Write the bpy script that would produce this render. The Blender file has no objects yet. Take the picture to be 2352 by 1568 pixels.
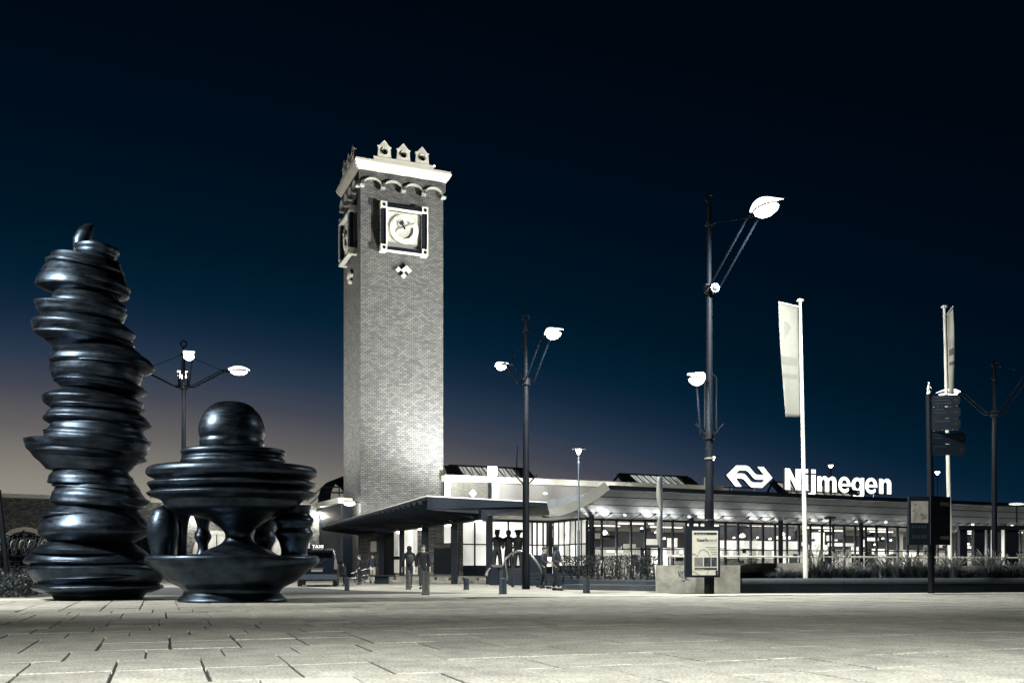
import bpy, bmesh, math, random
from mathutils import Vector, Matrix
random.seed(11)
R = math.radians
sc = bpy.context.scene
COL = sc.collection

def s2l(c):
    c = c/255.0
    return c/12.92 if c <= 0.04045 else ((c+0.055)/1.055)**2.4
def rgb(r, g, b): return (s2l(r), s2l(g), s2l(b), 1.0)

# ------------------------------------------------------------------ camera
FPX, CX, HZ, CH = 2200.0, 1176.0, 1295.0, 1.05      # focal length, centre column, horizon row (2352 px wide), eye height
cam_d = bpy.data.cameras.new('camera'); cam = bpy.data.objects.new('camera', cam_d); COL.objects.link(cam)
cam.location = (0, 0, CH); cam.rotation_euler = (R(90), 0, 0)
cam_d.sensor_width = 36.0; cam_d.lens = FPX/2352*36.0
cam_d.shift_y = (HZ-784)/2352.0
cam_d.clip_start = 0.1; cam_d.clip_end = 3000
sc.camera = cam

# ------------------------------------------------------------------ world: clear dusk sky, afterglow low on the left
w = bpy.data.worlds.new('World'); sc.world = w; w.use_nodes = True
nt = w.node_tree; nt.nodes.clear()
def N(t, **k):
    n = nt.nodes.new(t)
    for a, b in k.items(): setattr(n, a, b)
    return n
L = nt.links
tc = N('ShaderNodeTexCoord'); sep = N('ShaderNodeSeparateXYZ'); L.new(tc.outputs['Generated'], sep.inputs[0])
dot = N('ShaderNodeVectorMath', operation='DOT_PRODUCT'); L.new(tc.outputs['Generated'], dot.inputs[0])
dot.inputs[1].default_value = (-0.447, 0.894, 0)
zz = N('ShaderNodeMath', operation='ABSOLUTE'); L.new(sep.outputs['Z'], zz.inputs[0])
om = N('ShaderNodeMath', operation='SUBTRACT'); om.inputs[0].default_value = 1; L.new(dot.outputs['Value'], om.inputs[1])
mu = N('ShaderNodeMath', operation='MULTIPLY_ADD'); L.new(om.outputs[0], mu.inputs[0]); mu.inputs[1].default_value = 0.50; L.new(zz.outputs[0], mu.inputs[2])
ramp = N('ShaderNodeValToRGB'); L.new(mu.outputs[0], ramp.inputs[0])
stops = [(0.0, (156, 152, 138)), (0.075, (142, 138, 127)), (0.131, (101, 97, 97)), (0.171, (67, 71, 83)), (0.205, (41, 56, 76)), (0.241, (20, 40, 62)),
         (0.275, (4, 32, 51)), (0.33, (0, 23, 39)), (0.43, (0, 14, 28)), (0.60, (0, 7, 17)), (0.97, (0, 3, 10))]
cr = ramp.color_ramp
while len(cr.elements) < len(stops): cr.elements.new(0.5)
for e, (p, c) in zip(cr.elements, stops): e.position = p; e.color = rgb(*c)
bg = N('ShaderNodeBackground'); L.new(ramp.outputs[0], bg.inputs[0]); bg.inputs[1].default_value = 1.0
wo = N('ShaderNodeOutputWorld'); L.new(bg.outputs[0], wo.inputs[0])

sc.view_settings.view_transform = 'Standard'; sc.view_settings.look = 'None'
sc.view_settings.exposure = 0.0; sc.view_settings.gamma = 1.0; sc.view_settings.use_curve_mapping = False
WARM = (1.0, 0.985, 0.90)
P_STREET = 4200.0        # watts per street lamp head

# ------------------------------------------------------------------ projection helpers (photo measurement -> place)
def W(u, v, Y): return Vector(((u-CX)/FPX*Y, Y, CH+(HZ-v)/FPX*Y))
class Frame:
    """vertical wall frame: t runs along it, n points out of it towards the square"""
    def __init__(s, x, y, ang):
        s.o = Vector((x, y)); a = R(ang); s.a = a
        s.b = Vector((math.cos(a), math.sin(a))); s.n = Vector((math.sin(a), -math.cos(a)))
    def w(s, t, n, z):
        p = s.o+s.b*t+s.n*n
        return Vector((p.x, p.y, z))
    def px(s, u, v, n=0.0):
        rx = (u-CX)/FPX
        k = (s.o.dot(s.n)+n)/(rx*s.n.x+s.n.y)
        p = Vector((k*rx, k))
        return ((p-s.o).dot(s.b), CH+(HZ-v)/FPX*k)
def frame2(p, q):
    f = Frame(p[0], p[1], math.degrees(math.atan2(q[1]-p[1], q[0]-p[0])))
    f.len = math.hypot(q[0]-p[0], q[1]-p[1]); return f

# ------------------------------------------------------------------ mesh builder
class MB:
    def __init__(s): s.v = []; s.f = []
    def add(s, vs, fs):
        k = len(s.v); s.v += [Vector(p) for p in vs]; s.f += [tuple(i+k for i in f) for f in fs]; return s
    def hexa(s, p):
        return s.add(p, [(0, 3, 2, 1), (4, 5, 6, 7), (0, 1, 5, 4), (1, 2, 6, 5), (2, 3, 7, 6), (3, 0, 4, 7)])
    def box(s, x0, x1, y0, y1, z0, z1):
        return s.hexa([(x0, y0, z0), (x1, y0, z0), (x1, y1, z0), (x0, y1, z0), (x0, y0, z1), (x1, y0, z1), (x1, y1, z1), (x0, y1, z1)])
    def fbox(s, fr, t0, t1, n0, n1, z0, z1):
        if n0 > n1: n0, n1 = n1, n0
        return s.hexa([fr.w(t0, n1, z0), fr.w(t1, n1, z0), fr.w(t1, n0, z0), fr.w(t0, n0, z0),
                       fr.w(t0, n1, z1), fr.w(t1, n1, z1), fr.w(t1, n0, z1), fr.w(t0, n0, z1)])
    def tube(s, pts, r, n=8, cap=True):
        pts = [Vector(p) for p in pts]
        rs = r if isinstance(r, (list, tuple)) else [r]*len(pts)
        k = len(s.v); up = None
        for i, p in enumerate(pts):
            d = (pts[min(i+1, len(pts)-1)]-pts[max(i-1, 0)]).normalized()
            if up is None:
                up = Vector((0, 0, 1)) if abs(d.z) < 0.9 else Vector((1, 0, 0))
            x = up.cross(d); x = x.normalized() if x.length > 1e-6 else Vector((1, 0, 0))
            y = d.cross(x); up = y
            for j in range(n):
                a = 2*math.pi*j/n
                s.v.append(p+(x*math.cos(a)+y*math.sin(a))*rs[i])
        for i in range(len(pts)-1):
            for j in range(n):
                a = k+i*n+j; b = k+i*n+(j+1) % n
                s.f.append((a, b, b+n, a+n))
        if cap:
            s.f.append(tuple(k+j for j in range(n-1, -1, -1)))
            s.f.append(tuple(k+(len(pts)-1)*n+j for j in range(n)))
        return s
    def lathe(s, prof, c=(0, 0, 0), n=24, m=None, wob=None):
        c = Vector(c); k = len(s.v)
        for i, (r, z) in enumerate(prof):
            for j in range(n):
                a = 2*math.pi*j/n
                rr = r*(1+(wob(a, i/len(prof)) if wob else 0))
                p = Vector((rr*math.cos(a), rr*math.sin(a), z))
                if m: p = m @ p
                s.v.append(c+p)
        for i in range(len(prof)-1):
            for j in range(n):
                a = k+i*n+j; b = k+i*n+(j+1) % n
                s.f.append((a, b, b+n, a+n))
        s.f.append(tuple(k+j for j in range(n-1, -1, -1)))
        s.f.append(tuple(k+(len(prof)-1)*n+j for j in range(n)))
        return s
    def ell(s, c, rx, ry, rz, n=12, m=7, mat=None):
        prof = [(math.sin(math.pi*i/m)*1.0+1e-4, -math.cos(math.pi*i/m)) for i in range(m+1)]
        M = Matrix.Diagonal((rx, ry, rz))
        if mat: M = mat @ M
        return s.lathe(prof, c, n, M)
    def prism(s, pts, d):
        """closed polygon (world points) pushed along vector d"""
        d = Vector(d); n = len(pts); k = len(s.v)
        s.v += [Vector(p) for p in pts]+[Vector(p)+d for p in pts]
        s.f.append(tuple(k+i for i in range(n))); s.f.append(tuple(k+n+i for i in range(n-1, -1, -1)))
        for i in range(n):
            j = (i+1) % n
            s.f.append((k+i, k+n+i, k+n+j, k+j))
        return s
    def quad(s, a, b, c, d): return s.add([a, b, c, d], [(0, 1, 2, 3)])

MW = {}
def finish(me, mat, smooth):
    if mat is not None: me.materials.append(mat)
    bm = bmesh.new(); bm.from_mesh(me)
    if smooth: bmesh.ops.remove_doubles(bm, verts=bm.verts, dist=1e-4)
    bmesh.ops.recalc_face_normals(bm, faces=bm.faces); bm.to_mesh(me); bm.free()
    if smooth:
        me.polygons.foreach_set('use_smooth', [True]*len(me.polygons))
        try: me.set_sharp_from_angle(angle=R(38))
        except Exception: pass
def obj(name, mb, mat, parent=None, smooth=False, label=None, cat=None, group=None, kind=None, norm=True):
    me = bpy.data.meshes.new(name)
    vs = mb.v
    if parent is not None:
        M = MW[parent.name]; Mi = M.inverted(); loc = Vector((0, 0, 0))
        vs = [Mi @ p for p in vs]
    elif kind == 'structure':
        loc = Vector((0, 0, 0)); M = Matrix.Identity(4)
    else:
        xs = [p.x for p in vs]; ys = [p.y for p in vs]; zs = [p.z for p in vs]
        loc = Vector(((min(xs)+max(xs))/2, (min(ys)+max(ys))/2, min(zs))); M = Matrix.Translation(loc)
        vs = [p-loc for p in vs]
    me.from_pydata([tuple(p) for p in vs], [], mb.f)
    if norm: finish(me, mat, smooth)
    else: me.materials.append(mat)
    o = bpy.data.objects.new(name, me); COL.objects.link(o)
    o.location = loc
    if parent is not None: o.parent = parent
    MW[o.name] = M
    if label: o['label'] = label
    if cat: o['category'] = cat
    if group: o['group'] = group
    if kind: o['kind'] = kind
    return o
def inst(src, name, parent, M, label=None):
    """another object on the same mesh, placed by world matrix M under parent"""
    o = bpy.data.objects.new(name, src); COL.objects.link(o); o.parent = parent
    o.matrix_basis = MW[parent.name].inverted() @ M
    MW[o.name] = MW[parent.name]
    return o
def thing(name, label, cat, loc, rot=0.0, group=None):
    o = bpy.data.objects.new(name, None); COL.objects.link(o); o.empty_display_size = 0.3
    o.location = loc; o.rotation_euler = (0, 0, rot)
    o['label'] = label; o['category'] = cat
    if group: o['group'] = group
    MW[o.name] = Matrix.Translation(Vector(loc)) @ Matrix.Rotation(rot, 4, 'Z')
    return o
def copy_thing(root, loc, rot, label, scale=None):
    r = root.copy(); COL.objects.link(r); r.location = loc; r.rotation_euler = (0, 0, rot)
    if scale: r.scale = scale
    r['label'] = label
    for ch in list(root.children):
        c = ch.copy(); COL.objects.link(c); c.parent = r
        for g in list(ch.children):
            d = g.copy(); COL.objects.link(d); d.parent = c
    return r

# ------------------------------------------------------------------ materials
MAT = {}
def mat(name, col, rough=0.6, metal=0.0, var=0.0, vscale=3.0, bump=0.0, bscale=20.0, emit=None, estr=0.0, objrand=0.0, spec=0.5):
    m = bpy.data.materials.new(name); m.use_nodes = True; t = m.node_tree; b = t.nodes['Principled BSDF']
    b.inputs['Base Color'].default_value = (*col, 1); b.inputs['Roughness'].default_value = rough; b.inputs['Metallic'].default_value = metal
    b.inputs['Specular IOR Level'].default_value = spec
    if emit:
        b.inputs['Emission Color'].default_value = (*emit, 1); b.inputs['Emission Strength'].default_value = estr
    last = None
    if var or objrand:
        c = t.nodes.new('ShaderNodeTexCoord'); n = t.nodes.new('ShaderNodeTexNoise'); n.inputs['Scale'].default_value = vscale; n.inputs['Detail'].default_value = 6
        n.inputs['Roughness'].default_value = 0.65
        t.links.new(c.outputs['Object'], n.inputs['Vector'])
        mr = t.nodes.new('ShaderNodeMapRange'); mr.inputs['From Min'].default_value = 0.3; mr.inputs['From Max'].default_value = 0.7
        mr.inputs['To Min'].default_value = 1-var; mr.inputs['To Max'].default_value = 1+var
        t.links.new(n.outputs['Fac'], mr.inputs['Value'])
        v = mr.outputs[0]
        if objrand:
            oi = t.nodes.new('ShaderNodeObjectInfo'); m2 = t.nodes.new('ShaderNodeMapRange'); m2.inputs['To Min'].default_value = 1-objrand; m2.inputs['To Max'].default_value = 1+objrand
            t.links.new(oi.outputs['Random'], m2.inputs['Value'])
            mm = t.nodes.new('ShaderNodeMath'); mm.operation = 'MULTIPLY'; t.links.new(v, mm.inputs[0]); t.links.new(m2.outputs[0], mm.inputs[1]); v = mm.outputs[0]
        vm = t.nodes.new('ShaderNodeVectorMath'); vm.operation = 'SCALE'; vm.inputs[0].default_value = col; t.links.new(v, vm.inputs['Scale'])
        t.links.new(vm.outputs[0], b.inputs['Base Color'])
        if rough > 0.15 and metal < 0.5:
            pass
    if bump:
        c = t.nodes.new('ShaderNodeTexCoord'); n = t.nodes.new('ShaderNodeTexNoise'); n.inputs['Scale'].default_value = bscale; n.inputs['Detail'].default_value = 5
        t.links.new(c.outputs['Object'], n.inputs['Vector'])
        bp = t.nodes.new('ShaderNodeBump'); bp.inputs['Strength'].default_value = bump; bp.inputs['Distance'].default_value = 0.02
        t.links.new(n.outputs['Fac'], bp.inputs['Height']); t.links.new(bp.outputs[0], b.inputs['Normal'])
    MAT[name] = m; return m
def brick_mat(name, c1, c2, mortar, sx=0.25, sz=0.088, rough=0.9, bias=0.0, big=0.35, joint=0.012):
    m = bpy.data.materials.new(name); m.use_nodes = True; t = m.node_tree; b = t.nodes['Principled BSDF']; b.inputs['Roughness'].default_value = rough
    c = t.nodes.new('ShaderNodeTexCoord'); s = t.nodes.new('ShaderNodeSeparateXYZ'); t.links.new(c.outputs['Object'], s.inputs[0])
    a = t.nodes.new('ShaderNodeMath'); a.operation = 'ADD'; t.links.new(s.outputs[0], a.inputs[0]); t.links.new(s.outputs[1], a.inputs[1])
    cb = t.nodes.new('ShaderNodeCombineXYZ'); t.links.new(a.outputs[0], cb.inputs[0]); t.links.new(s.outputs[2], cb.inputs[1])
    br = t.nodes.new('ShaderNodeTexBrick'); t.links.new(cb.outputs[0], br.inputs['Vector'])
    br.inputs['Scale'].default_value = 1; br.inputs['Brick Width'].default_value = sx; br.inputs['Row Height'].default_value = sz
    br.inputs['Mortar Size'].default_value = joint; br.inputs['Bias'].default_value = bias
    br.inputs['Color1'].default_value = (*c1, 1); br.inputs['Color2'].default_value = (*c2, 1); br.inputs['Mortar'].default_value = (*mortar, 1)
    n = t.nodes.new('ShaderNodeTexNoise'); n.inputs['Scale'].default_value = 1.3; n.inputs['Detail'].default_value = 7; n.inputs['Roughness'].default_value = 0.7
    t.links.new(cb.outputs[0], n.inputs['Vector'])
    mr = t.nodes.new('ShaderNodeMapRange'); mr.inputs['From Min'].default_value = 0.3; mr.inputs['From Max'].default_value = 0.7; mr.inputs['To Min'].default_value = 1-big; mr.inputs['To Max'].default_value = 1+big
    t.links.new(n.outputs['Fac'], mr.inputs['Value'])
    vm = t.nodes.new('ShaderNodeVectorMath'); vm.operation = 'SCALE'; t.links.new(br.outputs['Color'], vm.inputs[0]); t.links.new(mr.outputs[0], vm.inputs['Scale'])
    t.links.new(vm.outputs[0], b.inputs['Base Color'])
    bp = t.nodes.new('ShaderNodeBump'); bp.inputs['Strength'].default_value = 0.3; bp.inputs['Distance'].default_value = 0.02; bp.invert = True
    t.links.new(br.outputs['Fac'], bp.inputs['Height']); t.links.new(bp.outputs[0], b.inputs['Normal'])
    MAT[name] = m; return m
def glass_mat(name, tint=0.9, refl=0.12):
    m = bpy.data.materials.new(name); m.use_nodes = True; t = m.node_tree; t.nodes.clear()
    tr = t.nodes.new('ShaderNodeBsdfTransparent'); tr.inputs[0].default_value = (tint, tint, tint, 1)
    g = t.nodes.new('ShaderNodeBsdfGlossy'); g.inputs['Roughness'].default_value = 0.05
    lw = t.nodes.new('ShaderNodeLayerWeight'); lw.inputs[0].default_value = refl
    mx = t.nodes.new('ShaderNodeMixShader'); o = t.nodes.new('ShaderNodeOutputMaterial')
    t.links.new(lw.outputs['Fresnel'], mx.inputs[0]); t.links.new(tr.outputs[0], mx.inputs[1]); t.links.new(g.outputs[0], mx.inputs[2]); t.links.new(mx.outputs[0], o.inputs[0])
    MAT[name] = m; return m
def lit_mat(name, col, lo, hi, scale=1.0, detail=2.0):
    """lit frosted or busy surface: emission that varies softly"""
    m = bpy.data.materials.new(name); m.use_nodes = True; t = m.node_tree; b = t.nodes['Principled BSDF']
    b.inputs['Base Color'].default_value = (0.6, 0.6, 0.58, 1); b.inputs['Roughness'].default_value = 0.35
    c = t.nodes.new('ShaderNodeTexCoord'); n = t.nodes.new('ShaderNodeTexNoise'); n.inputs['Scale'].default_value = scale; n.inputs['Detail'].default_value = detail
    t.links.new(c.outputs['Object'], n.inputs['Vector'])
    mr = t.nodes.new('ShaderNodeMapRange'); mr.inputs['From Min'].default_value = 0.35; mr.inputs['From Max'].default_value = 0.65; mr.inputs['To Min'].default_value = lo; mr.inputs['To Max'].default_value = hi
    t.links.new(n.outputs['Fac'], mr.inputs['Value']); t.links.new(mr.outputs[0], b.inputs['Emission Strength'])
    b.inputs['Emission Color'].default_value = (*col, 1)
    MAT[name] = m; return m

mat('bronze', (0.034, 0.048, 0.068), 0.30, 0.95, var=0.6, vscale=1.8, bump=0.15, bscale=4)
def uneven_polish(m, lo, hi, sc_=2.0, stretch=6.0):
    t = m.node_tree; b = t.nodes['Principled BSDF']; c = t.nodes.new('ShaderNodeTexCoord'); mp = t.nodes.new('ShaderNodeMapping'); mp.inputs['Scale'].default_value = (1, 1, stretch)
    n = t.nodes.new('ShaderNodeTexNoise'); n.inputs['Scale'].default_value = sc_; n.inputs['Detail'].default_value = 8; n.inputs['Roughness'].default_value = 0.7
    t.links.new(c.outputs['Object'], mp.inputs[0]); t.links.new(mp.outputs[0], n.inputs['Vector'])
    mr = t.nodes.new('ShaderNodeMapRange'); mr.inputs['From Min'].default_value = 0.35; mr.inputs['From Max'].default_value = 0.65; mr.inputs['To Min'].default_value = lo; mr.inputs['To Max'].default_value = hi
    t.links.new(n.outputs['Fac'], mr.inputs['Value']); t.links.new(mr.outputs[0], b.inputs['Roughness'])
uneven_polish(MAT['bronze'], 0.26, 0.50)
def slab_mat(name, col):
    m = bpy.data.materials.new(name); m.use_nodes = True; t = m.node_tree; b = t.nodes['Principled BSDF']; b.inputs['Roughness'].default_value = 0.8
    g = t.nodes.new('ShaderNodeNewGeometry'); P = g.outputs['Position']
    def nz(sc_, det, lo, hi, f0=0.3, f1=0.7, typ='ShaderNodeTexNoise'):
        n = t.nodes.new(typ); n.inputs['Scale'].default_value = sc_
        if typ == 'ShaderNodeTexNoise': n.inputs['Detail'].default_value = det
        t.links.new(P, n.inputs['Vector']); r = t.nodes.new('ShaderNodeMapRange')
        for k_, v_ in (('From Min', f0), ('From Max', f1), ('To Min', lo), ('To Max', hi)): r.inputs[k_].default_value = v_
        t.links.new(n.outputs['Fac' if typ == 'ShaderNodeTexNoise' else 'Distance'], r.inputs['Value']); return r.outputs[0], n
    a, _ = nz(30, 4, 0.50, 1.5); c, _ = nz(0.45, 5, 0.80, 1.16); e, _ = nz(2.6, 6, 0.84, 1.12, 0.35, 0.62); d, _ = nz(1.6, 0, 0.45, 1.0, 0.028, 0.045, 'ShaderNodeTexVoronoi')
    oi = t.nodes.new('ShaderNodeObjectInfo'); r = t.nodes.new('ShaderNodeMapRange'); r.inputs['To Min'].default_value = 0.88; r.inputs['To Max'].default_value = 1.10; t.links.new(oi.outputs['Random'], r.inputs['Value'])
    v = a
    for x in (c, e, d, r.outputs[0]):
        mm = t.nodes.new('ShaderNodeMath'); mm.operation = 'MULTIPLY'; t.links.new(v, mm.inputs[0]); t.links.new(x, mm.inputs[1]); v = mm.outputs[0]
    vm = t.nodes.new('ShaderNodeVectorMath'); vm.operation = 'SCALE'; vm.inputs[0].default_value = col; t.links.new(v, vm.inputs['Scale']); t.links.new(vm.outputs[0], b.inputs['Base Color'])
    n = t.nodes.new('ShaderNodeTexNoise'); n.inputs['Scale'].default_value = 55; n.inputs['Detail'].default_value = 4; t.links.new(P, n.inputs['Vector'])
    bp = t.nodes.new('ShaderNodeBump'); bp.inputs['Strength'].default_value = 1.0; bp.inputs['Distance'].default_value = 0.02; t.links.new(n.outputs['Fac'], bp.inputs['Height']); t.links.new(bp.outputs[0], b.inputs['Normal'])
    MAT[name] = m
slab_mat('stone_slab', (0.262, 0.263, 0.240))
mat('pavement', (0.26, 0.26, 0.235), 0.9, var=0.3, vscale=0.8, bump=0.4, bscale=25)
mat('joint', (0.012, 0.014, 0.018), 0.95, var=0.3)
mat('kerb_stone', (0.42, 0.42, 0.38), 0.8, var=0.2, vscale=2, bump=0.3, bscale=30)
mat('asphalt', (0.045, 0.05, 0.058), 0.85, var=0.3, vscale=1.5, bump=0.5, bscale=60)
mat('concrete', (0.26, 0.258, 0.23), 0.85, var=0.4, vscale=2.2, bump=0.35, bscale=12)
mat('dark_concrete', (0.03, 0.039, 0.05), 0.7, var=0.3, vscale=2, bump=0.2)
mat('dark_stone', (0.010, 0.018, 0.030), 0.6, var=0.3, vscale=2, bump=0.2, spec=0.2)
brick_mat('tower_brick', (0.150, 0.148, 0.134), (0.072, 0.076, 0.082), (0.030, 0.034, 0.042), 0.36, 0.15, bias=0.0, big=0.16, joint=0.022)
brick_mat('wall_brick', (0.24, 0.235, 0.21), (0.07, 0.075, 0.08), (0.03, 0.035, 0.04), 0.3, 0.11, big=0.2)
brick_mat('pale_brick', (0.17, 0.168, 0.15), (0.11, 0.11, 0.10), (0.08, 0.08, 0.078), 0.3, 0.10, big=0.15)
mat('white_stone', (0.72, 0.70, 0.63), 0.6, var=0.08, vscale=2, bump=0.1)
mat('grey_stone', (0.40, 0.40, 0.37), 0.7, var=0.1, vscale=3)
mat('dial_panel', (0.50, 0.50, 0.46), 0.6, var=0.05)
mat('dial_white', (0.66, 0.66, 0.61), 0.6)
mat('white_paint', (0.78, 0.77, 0.70), 0.5, var=0.06, vscale=1.2)
mat('grey_render', (0.22, 0.22, 0.22), 0.8, var=0.1, vscale=0.8)
mat('grey_panel', (0.15, 0.168, 0.19), 0.34, 0.45, var=0.08, vscale=0.7, objrand=0.10)
mat('pale_panel', (0.24, 0.245, 0.23), 0.45, 0.2, var=0.06, objrand=0.04)
mat('dark_metal', (0.004, 0.008, 0.015), 0.65, 0.0, var=0.25, vscale=4, spec=0.2)
mat('pole_paint', (0.002, 0.004, 0.008), 0.62, 0.0, var=0.2, vscale=6, spec=0.15)
mat('canopy_metal', (0.005, 0.0095, 0.017), 0.55, 0.0, var=0.25, vscale=1.5, spec=0.2)
mat('roofing', (0.03, 0.038, 0.05), 0.8, var=0.3, vscale=0.5)
mat('steel', (0.26, 0.27, 0.28), 0.25, 0.9, var=0.15, vscale=5)
mat('blue_steel', (0.05, 0.07, 0.095), 0.4, 0.6, var=0.2, vscale=5)
mat('white_metal', (0.80, 0.80, 0.74), 0.35, 0.0, var=0.06)
mat('lamp_glow', (0.9, 0.9, 0.85), 0.4, emit=(1, 0.98, 0.90), estr=14)
mat('soft_glow', (0.9, 0.9, 0.85), 0.4, emit=(1, 0.98, 0.90), estr=3.2)
mat('sign_glow', (0.9, 0.9, 0.88), 0.4, emit=(1, 0.99, 0.93), estr=2.4)
mat('sign_side', (0.03, 0.04, 0.06), 0.5)
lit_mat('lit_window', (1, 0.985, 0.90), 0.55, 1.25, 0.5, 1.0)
lit_mat('lit_frost', (1, 0.985, 0.90), 0.42, 1.15, 0.45, 0.5)
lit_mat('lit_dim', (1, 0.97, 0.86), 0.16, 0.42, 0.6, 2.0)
lit_mat('shop_light', (1, 0.985, 0.90), 0.5, 1.9, 1.6, 3.0)
lit_mat('lantern_light', (0.95, 1.0, 0.92), 0.22, 0.55, 0.35, 1.0)
glass_mat('clear_glass'); glass_mat('dark_glass', 0.5, 0.3)
mat('interior_white', (0.62, 0.61, 0.56), 0.7, var=0.05)
mat('interior_dark', (0.05, 0.055, 0.065), 0.6, var=0.2)
mat('interior_floor', (0.22, 0.22, 0.2), 0.3, var=0.1)
mat('poster_paper', (0.50, 0.50, 0.44), 0.5, var=0.03, emit=(1, 0.98, 0.85), estr=0.05)  # faint glow put into the paper itself
mat('ink', (0.012, 0.018, 0.030), 0.6)
mat('ink_grey', (0.16, 0.17, 0.17), 0.6)
mat('flag_cloth', (0.17, 0.178, 0.163), 0.8, var=0.08, vscale=2)
mat('flag_print', (0.13, 0.135, 0.125), 0.8)
mat('leaf', (0.014, 0.021, 0.026), 0.5, var=0.4, vscale=6, objrand=0.2)
mat('grass_blade', (0.030, 0.042, 0.050), 0.6, var=0.4, vscale=5, objrand=0.25)
mat('plume', (0.12, 0.125, 0.115), 0.8, var=0.3, vscale=5)
mat('soil', (0.02, 0.02, 0.022), 0.95)
mat('bark', (0.03, 0.03, 0.03), 0.9)
mat('car_paint', (0.008, 0.012, 0.020), 0.18, 0.4)
mat('rubber', (0.010, 0.011, 0.013), 0.8)
mat('tail_red', (0.10, 0.09, 0.09), 0.3)
mat('skin', (0.38, 0.32, 0.27), 0.6)
mat('cloth_dark', (0.004, 0.006, 0.010), 0.85, var=0.3, vscale=8)
mat('cloth_mid', (0.018, 0.024, 0.036), 0.85, var=0.3, vscale=8)
mat('cloth_light', (0.50, 0.48, 0.42), 0.85, var=0.15, vscale=8)
mat('hair', (0.015, 0.014, 0.014), 0.6)
mat('silhouette', (0.006, 0.009, 0.014), 0.5)

def light(kind, name, loc, energy, target=None, radius=0.2, angle=120, size=(1, 1), blend=0.5, col=WARM):
    d = bpy.data.lights.new(name, kind); d.energy = energy; d.color = col
    if kind == 'SPOT': d.spot_size = R(angle); d.spot_blend = blend; d.shadow_soft_size = radius
    elif kind == 'AREA': d.shape = 'RECTANGLE'; d.size, d.size_y = size
    else: d.shadow_soft_size = radius
    o = bpy.data.objects.new(name, d); COL.objects.link(o); o.location = loc
    if target is not None:
        o.rotation_euler = (Vector(target)-Vector(loc)).to_track_quat('-Z', 'Y').to_euler()
    return o

# ================================================================== GROUND
obj('ground', MB().box(-600, 600, -80, 1200, -1.0, -0.06), MAT['asphalt'], kind='structure')
KF = Frame(-15.2, 28.5, 11.6)           # line along which the square ends
PA = R(20.2)                            # turn of the slab pattern
pa = Vector((-math.sin(PA), math.cos(PA))); pb = Vector((math.cos(PA), math.sin(PA)))
SW, SD = 0.85, 1.20
plaza = obj('plaza_paving', MB().add([KF.w(-60, 0, -0.045), KF.w(90, 0, -0.045), (80, -30, -0.045), (-70, -30, -0.045)], [(0, 3, 2, 1)]), MAT['joint'], kind='structure')
slab_meshes = []
for k in range(5):
    mb = MB(); g = 0.006+0.0040*k; b = 0.004
    x, y = SW/2-g, SD/2-g
    mb.add([(-x, -y, -0.04), (x, -y, -0.04), (x, y, -0.04), (-x, y, -0.04), (-x, -y, -b), (x, -y, -b), (x, y, -b), (-x, y, -b),
            (-x+b, -y+b, 0), (x-b, -y+b, 0), (x-b, y-b, 0), (-x+b, y-b, 0)],
           [(0, 1, 5, 4), (1, 2, 6, 5), (2, 3, 7, 6), (3, 0, 4, 7), (4, 5, 9, 8), (5, 6, 10, 9), (6, 7, 11, 10), (7, 4, 8, 11), (8, 9, 10, 11)])
    me = bpy.data.meshes.new('slab'); me.from_pydata([tuple(p) for p in mb.v], [], mb.f); me.materials.append(MAT['stone_slab']); slab_meshes.append(me)
cells = []
row_off = {}
for r in range(-8, 44):
    row_off[r] = random.choice([0, 0, 0.42, 0.42, 0.28, 0.55]) if r < 20 else 0.0
    for c in range(-40, 60):
        p = pa*(r*SD)+pb*(c*SW+row_off[r])
        if p.y < 1.0 or p.y > 60: continue
        q = p-KF.o
        if q.dot(KF.n) < 0.62 and q.dot(KF.n) > -0: pass
        if q.dot(KF.n) < 1.15: continue
        if abs(p.x) > p.y*0.66+3.2: continue
        cells.append((p, r, c))
vis = [x for x in cells if abs(x[0].x) < x[0].y*0.545+0.3 and x[0].y > 7.9]
vis.sort(key=lambda x: x[0].length)
near = set(id(x) for x in vis[:298])
far = MB()
for x in cells:
    p, r, c = x
    dz = random.uniform(-0.005, 0.006)
    tilt = Matrix.Rotation(random.uniform(-0.004, 0.004), 4, 'X') @ Matrix.Rotation(random.uniform(-0.005, 0.005), 4, 'Y')
    M = Matrix.Translation((p.x, p.y, dz)) @ Matrix.Rotation(PA, 4, 'Z') @ tilt
    me = random.choice(slab_meshes)
    if id(x) in near: inst(me, 'slab', plaza, M)
    else:
        far.add([M @ v.co for v in me.vertices], [tuple(q.vertices) for q in me.polygons])
o = obj('slab_field', far, MAT['stone_slab'], plaza, kind='stuff', norm=False)
# pale border band with a kerb at the edge of the square
for k in range(-14, 30):
    mb = MB(); t0 = k*1.5
    mb.fbox(KF, t0+0.006, t0+1.494, 0.02, 1.1, -0.1, 0.012)
    o = obj('kerb_stone', mb, MAT['kerb_stone'], plaza)
# pavement in front of the station, carriageway on the left; its dark right wedge draws a cast shadow
obj('pavement', MB().add([KF.w(-60, 0, -0.012), KF.w(120, 0, -0.012), (160, 160, -0.012), (-120, 160, -0.012)], [(0, 1, 2, 3)]), MAT['pavement'], kind='structure')
rd = [W(-500, 1295, 30.5), W(760, 1295, 33.8), W(1085, 1295, 35.0), W(830, 1295, 38.5), W(700, 1295, 44.0), W(-700, 1295, 44)]
obj('road_and_shadow', MB().add([(p.x, p.y, -0.008) for p in rd], [tuple(range(6))]), MAT['asphalt'], kind='structure')

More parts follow.
